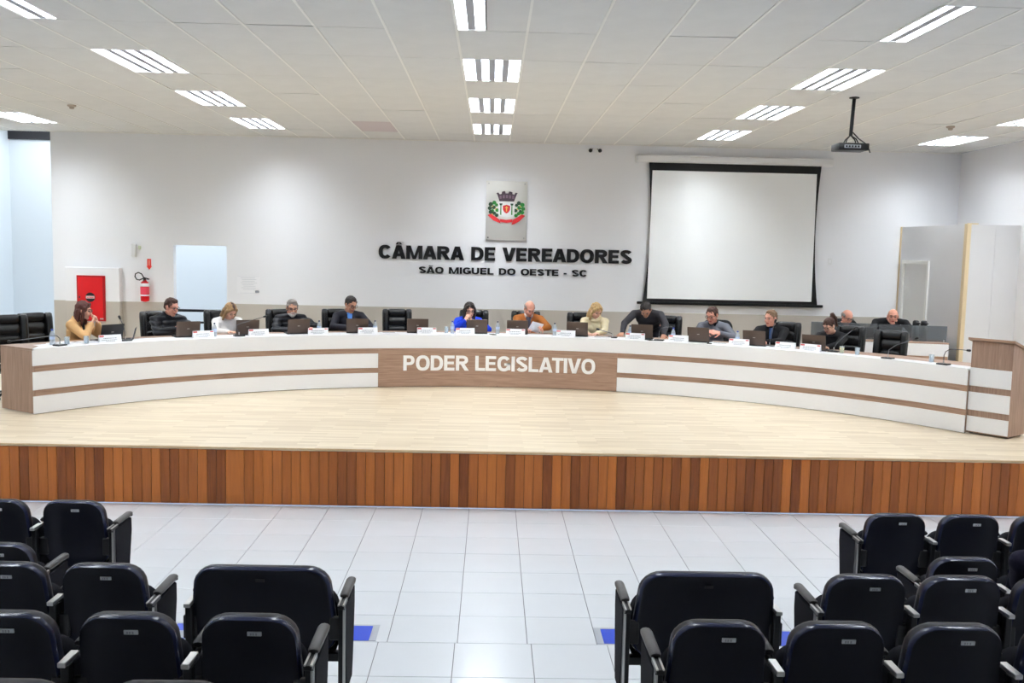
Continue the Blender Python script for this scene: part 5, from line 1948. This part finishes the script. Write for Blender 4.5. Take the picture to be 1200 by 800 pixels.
    link_mesh(c.get('garment', 'jacket'), jm, CLOTH[cl], root)
    if c.get('front'):
        b = BM()
        fk = c.get('front_w', 0.04)
        pts = [(0, 0.085, Ls + 0.012), (0, 0.112, Ls - 0.06), (0, 0.135, Ls - 0.14), (0, 0.142, Ls - 0.24)]
        rings = []
        for j, (x_, y_, z_) in enumerate(pts):
            w_ = fk * (1.0 - 0.18 * j)
            rings.append([T(x_ + w_ * cos(a_), y_ - 0.014 + (0.03 * bulk) * sin(a_), z_) for a_ in [2 * pi * m_ / 10 for m_ in range(10)]])
        loft(b, rings)
        obj('shirt_front', b, CLOTH[c['front']], root, True)
    if c.get('neckwear'):
        b = BM()
        for j, (r_, z_, t_) in enumerate(((0.085, 0.012, 0.030), (0.078, 0.05, 0.026))):
            tube(b, [C7 + Rt @ (Vector((r_ * cos(a_), 0.022 + r_ * sin(a_), z_ - 0.03 * sin(a_)))) for a_ in [2 * pi * q_ / 16 for q_ in range(16)]], t_, 8, closed=True)
        link_mesh('cowl_neck' if c['neckwear'] == c['top_cloth'] else 'scarf', remeshed('neckwear', b, 0.009, 2, 0.6), CLOTH[c['neckwear']], root)
    if c.get('shirt_collar'):
        b = BM()
        for s in (-1, 1):
            R_ = Rt @ Matrix.Rotation(s * 0.5, 3, 'Y') @ Matrix.Rotation(-0.5, 3, 'X')
            cc = C7 + Rt @ Vector((s * 0.046, 0.088, 0.005))
            box(b, cc, (0.022, 0.012, 0.075), R_, bev=0.004)
        tube(b, [C7 + Rt @ (Vector((0.064 * cos(a_), 0.016 + 0.066 * sin(a_), 0.03 - 0.022 * sin(a_)))) for a_ in [2 * pi * j / 14 for j in range(14)]], 0.013, 8, closed=True)
        obj('shirt_collar', b, CLOTH[c['shirt_collar']], root, True)
    b = BM()
    ellipsoid(b, P + Vector((0, -0.005, -0.03)), (0.165 * bulk, 0.125 * bulk, 0.11), Rt if not standing else None)
    for s in (-1, 1):
        hp, kn, an = legs[s]
        capsule(b, hp, kn, 0.09, 0.064)
        capsule(b, kn, an + Vector((0, 0, 0.02)), 0.064, 0.054)
    link_mesh('trousers', remeshed('trousers', b, 0.016, 2, 0.6), CLOTH['trousers'], root)
    for s in (-1, 1):
        an = legs[s][2]
        b = BM()
        capsule(b, an + Vector((0, -0.035, -0.042)), an + Vector((0, 0.155, -0.052)), 0.048, 0.038)
        for v in b.verts:
            v.co.z = max(v.co.z, 0.004)
        obj('shoe', b, SHOE, root, True)
    return root


def seat_person(th, R, turn, label, c):
    p = polar(R, th, HS)
    return person('person', label, p, pi - radians(th) + radians(turn), c)


TZ = DT + 0.032      # wrist height when the hand lies on the bench
# local +x is to the left in the picture, +y towards the camera side of the bench; head sits at the local origin
DOWN = (0, 0, -1)
F = lambda *a: a
seat_person(-47.5, 7.80, 42, 'woman with long chestnut hair, glasses and tan jacket, hands raised to chin', dict(
    woman=True, top=1.315, lean=10, nod=12, yaw=8, style='long', hair='chestnut', top_cloth='tan', glasses=True, collar='low', front='black', front_w=0.035,
    hands={1: ((0.06, 0.13, 1.02), (-0.5, 0.1, 0.6), (0.7, 0.4, -1), (0, -0.7, 0.3), 0.7), -1: ((-0.05, 0.17, 1.02), (0.3, -0.1, 0.8), (-0.6, 0.5, -1), (0.4, -0.7, 0), 0.8)}))
seat_person(-38.4, 7.75, 6, 'man in black puffer jacket with rimless glasses, looking down at laptop', dict(
    top=1.335, lean=12, nod=18, yaw=22, style='short', hair='brown', top_cloth='puffer', quilt=True, glasses=True, collar='high', skin='pink', headk=1.08,
    hands={1: ((0.06, 0.24, TZ + 0.07), (-0.5, 0.5, 0.3), (0.9, -0.2, -0.6), (-0.6, -0.3, 0.1), 0.6), -1: ((-0.17, 0.25, TZ + 0.07), (0.35, 0.4, 0.3), (-0.9, -0.3, -0.6), (0.6, -0.3, 0), 0.6)}))
seat_person(-31.9, 7.75, 0, 'woman in white blouse with streaked blonde hair, head bowed over papers', dict(
    woman=True, top=1.25, lean=16, nod=42, yaw=18, style='bob', hair='streaked', roots='brown', top_cloth='white', garment='blouse', collar='low',
    hands={1: ((0.12, 0.30, TZ), None, (0.9, -0.1, -0.5), DOWN, 0.3), -1: ((-0.10, 0.30, TZ), None, (-0.9, -0.1, -0.5), DOWN, 0.4)}))
seat_person(-24.8, 7.75, 0, 'grey-haired man with white beard, dark glasses and black puffer jacket', dict(
    top=1.295, lean=14, nod=14, yaw=-4, style='short', hair='grey', beard='beard', top_cloth='puffer', quilt=True, glasses=True, collar='high', skin='warm', headk=1.08, bulk=1.08,
    hands={1: ((0.10, 0.28, TZ), (-0.7, 0.5, 0), (1, -0.2, -0.4), DOWN, 0.4), -1: ((-0.22, 0.26, TZ + 0.03), (0.2, 0.8, 0), (-1, -0.2, -0.4), DOWN, 0.4)}))
seat_person(-17.9, 7.75, 0, 'dark-haired man with glasses, dark jacket and bright blue shirt', dict(
    top=1.35, lean=10, nod=24, yaw=24, style='short', hair='black', top_cloth='navy', glasses=True, collar='low', front='skyblue', front_w=0.045, skin='warm', headk=1.1,
    hands={1: ((0.10, 0.27, TZ + 0.03), (-0.8, 0.4, 0), (1, -0.2, -0.3), DOWN, 0.4), -1: ((-0.15, 0.26, TZ), (0.4, 0.7, 0), (-1, -0.2, -0.4), DOWN, 0.4)}))
seat_person(-3.55, 7.75, 4, 'woman in blue top with dark hair and glasses, hand at her mouth', dict(
    woman=True, top=1.27, lean=12, nod=16, yaw=6, style='bob', hair='black', top_cloth='blue', garment='blouse', glasses=True, front='black', front_w=0.06, headk=1.08,
    hands={1: ((0.085, 0.15, 0.985), (-0.45, -0.05, 0.8), (0.9, 0.4, -0.8), (-0.6, -0.6, 0.1), 0.8), -1: ((-0.16, 0.26, TZ), (0.4, 0.7, 0), (-1, -0.1, -0.4), DOWN, 0.4)}))
bald = seat_person(3.8, 7.75, 2, 'balding man in brown jacket reading a white sheet of paper', dict(
    top=1.32, lean=12, nod=34, yaw=20, style='balding', hair='grey', top_cloth='brown', collar='low', shirt_collar='white', neckwear=None, front='scarf', front_w=0.05, skin='pink', headk=1.08,
    hands={1: ((0.03, 0.30, TZ + 0.02), (-0.2, 0.9, 0.1), (1, -0.2, -0.4), DOWN, 0.5), -1: ((-0.20, 0.34, TZ + 0.05), (0.1, 0.7, 0.1), (-1, -0.2, -0.4), (0.7, 0, -0.5), 0.6)}))
seat_person(11.9, 7.75, 2, 'blonde woman in cream cowl-neck sweater, head turned down to one side', dict(
    woman=True, top=1.31, lean=12, nod=34, yaw=42, style='bob', hair='blonde', top_cloth='cream', garment='sweater', neckwear='cream', headk=1.08,
    hands={1: ((0.10, 0.33, TZ), (-0.25, 0.8, 0), (1, -0.3, -0.5), DOWN, 0.5), -1: ((-0.04, 0.33, TZ), (0.25, 0.8, 0), (-1, -0.3, -0.5), DOWN, 0.5)}))
seat_person(17.9, 7.75, 0, 'dark-haired man in charcoal shirt standing bent over the bench', dict(
    top=1.365, lean=58, nod=52, yaw=4, style='short', hair='black', beard=None, top_cloth='charcoal', garment='shirt', collar='low', standing=True, skin='tan', headk=1.08, shoulder=0.215, bulk=1.25,
    front=None,
    hands={1: ((0.33, 0.22, TZ + 0.02), (0.1, 0.8, -0.3), (1, -0.3, 0.1), DOWN, 0.2), -1: ((-0.33, 0.22, TZ + 0.02), (-0.1, 0.8, -0.3), (-1, -0.3, 0.1), DOWN, 0.2)}))
seat_person(25.8, 7.75, 0, 'man in grey sweater with dark collar and glasses, hands clasped', dict(
    top=1.325, lean=12, nod=22, yaw=-16, style='short', hair='brown', top_cloth='greyknit', garment='sweater', glasses=True, shirt_collar='black', skin='pink', headk=1.1, bulk=1.06,
    hands={1: ((0.02, 0.20, TZ + 0.10), (-0.75, 0.3, 0.1), (1, -0.2, -0.5), (0, -0.6, -0.5), 0.7), -1: ((-0.19, 0.20, TZ + 0.09), (0.7, 0.3, 0.1), (-1, -0.2, -0.5), (0, -0.6, -0.5), 0.7)}))
seat_person(32.6, 7.75, 6, 'short-haired man in black jacket over blue shirt, facing left', dict(
    top=1.32, lean=12, nod=6, yaw=-26, style='short', hair='sandy', top_cloth='black', collar='high', front='shirtblue', front_w=0.035, skin='pink', headk=1.06, bulk=1.05,
    hands={1: ((0.13, 0.30, TZ), (-0.3, 0.8, 0), (1, -0.2, -0.4), DOWN, 0.5), -1: ((0.0, 0.32, TZ + 0.01), (0.4, 0.7, 0), (-1, -0.2, -0.4), DOWN, 0.6)}))
seat_person(39.2, 7.75, 6, 'woman with high dark ponytail, glasses and black top, looking down', dict(
    woman=True, top=1.25, lean=22, nod=26, yaw=-28, style='ponytail', hair='brown', top_cloth='black', garment='top', glasses=True, collar='low', headk=1.0,
    hands={1: ((0.12, 0.30, TZ), (-0.3, 0.8, 0), (1, -0.2, -0.4), DOWN, 0.4), -1: ((-0.06, 0.32, TZ), (0.2, 0.8, 0), (-1, -0.2, -0.4), DOWN, 0.5)}))
gh = atan2(bd_.y, bd_.x) + pi
person('person', 'grey-haired man with glasses in dark grey jacket, seated behind woman with ponytail', (6.02, 15.93, HS), gh, dict(
    top=1.275, lean=14, nod=26, yaw=30, style='balding', hair='grey', top_cloth='darkgrey', collar='low', glasses=True, skin='pink', group='people at the secretary desk',
    hands={1: ((0.12, 0.28, TZ), (-0.3, 0.8, 0), (1, -0.2, -0.4), DOWN, 0.4), -1: ((-0.10, 0.28, TZ), (0.2, 0.8, 0), (-1, -0.2, -0.4), DOWN, 0.4)}))
person('person', 'stout bald man in black jacket leaning forward behind the empty right chair', (6.74, 15.80, HS), gh, dict(
    top=1.31, lean=46, nod=6, yaw=-6, style='shaved', hair='greyish', top_cloth='black', collar='low', skin='pink', bulk=1.25, shoulder=0.235, headk=1.08, group='people at the secretary desk',
    hands={1: ((0.24, 0.26, TZ), (-0.3, 0.8, 0), (1, -0.1, -0.3), DOWN, 0.4), -1: ((-0.24, 0.26, TZ), (0.2, 0.8, 0), (-1, -0.1, -0.3), DOWN, 0.4)}))
for q, lb in ((Vector((6.04, 16.10, HS)), 'black office chair of grey-haired man behind woman with ponytail'), (Vector((6.80, 16.06, HS)), 'black office chair of stout bald man at secretary desk')):
    put_chair(q, gh, lb, 'mesh')
# the sheet held by the balding man
pp = bald.matrix_basis @ Vector((-0.10, 0.40, TZ + 0.075))
t = empty('held_paper', pp, bald.rotation_euler.z + 0.15, 'white sheet of paper held up by the balding man in brown', 'paper')
b = BM(); box(b, (0, 0, 0), (0.20, 0.002, 0.20), Matrix.Rotation(radians(-36), 3, 'X') @ Matrix.Rotation(radians(-18), 3, 'Y')); obj('sheet', b, MT['paper'], t)
b = BM()
R_ = Matrix.Rotation(radians(-36), 3, 'X') @ Matrix.Rotation(radians(-18), 3, 'Y')
for j in range(6):
    cc = R_ @ Vector((0, 0.0016, 0.07 - 0.026 * j)); box(b, cc, (0.15, 0.001, 0.004), R_)
obj('printed_lines', b, mat('faint_text', (222, 222, 228), 0.7), t)
# someone sitting in the audience at the right edge of the picture
person('person', 'audience member in dark navy coat, seated at the right edge, seen from behind', (3.165, 5.12, 0.181), 0.0, dict(
    top=1.295, lean=4, nod=4, yaw=0, style='short', hair='black', top_cloth='audience', garment='coat', collar='high', bulk=1.1, shoulder=0.215, group='people in the audience',
    hands={1: ((0.15, 0.36, 0.60), (-0.6, 0.6, 0), (0.6, -0.3, -0.8), DOWN, 0.3), -1: ((0.06, 0.36, 0.60), (0.6, 0.6, 0), (-0.6, -0.3, -0.8), DOWN, 0.3)}))
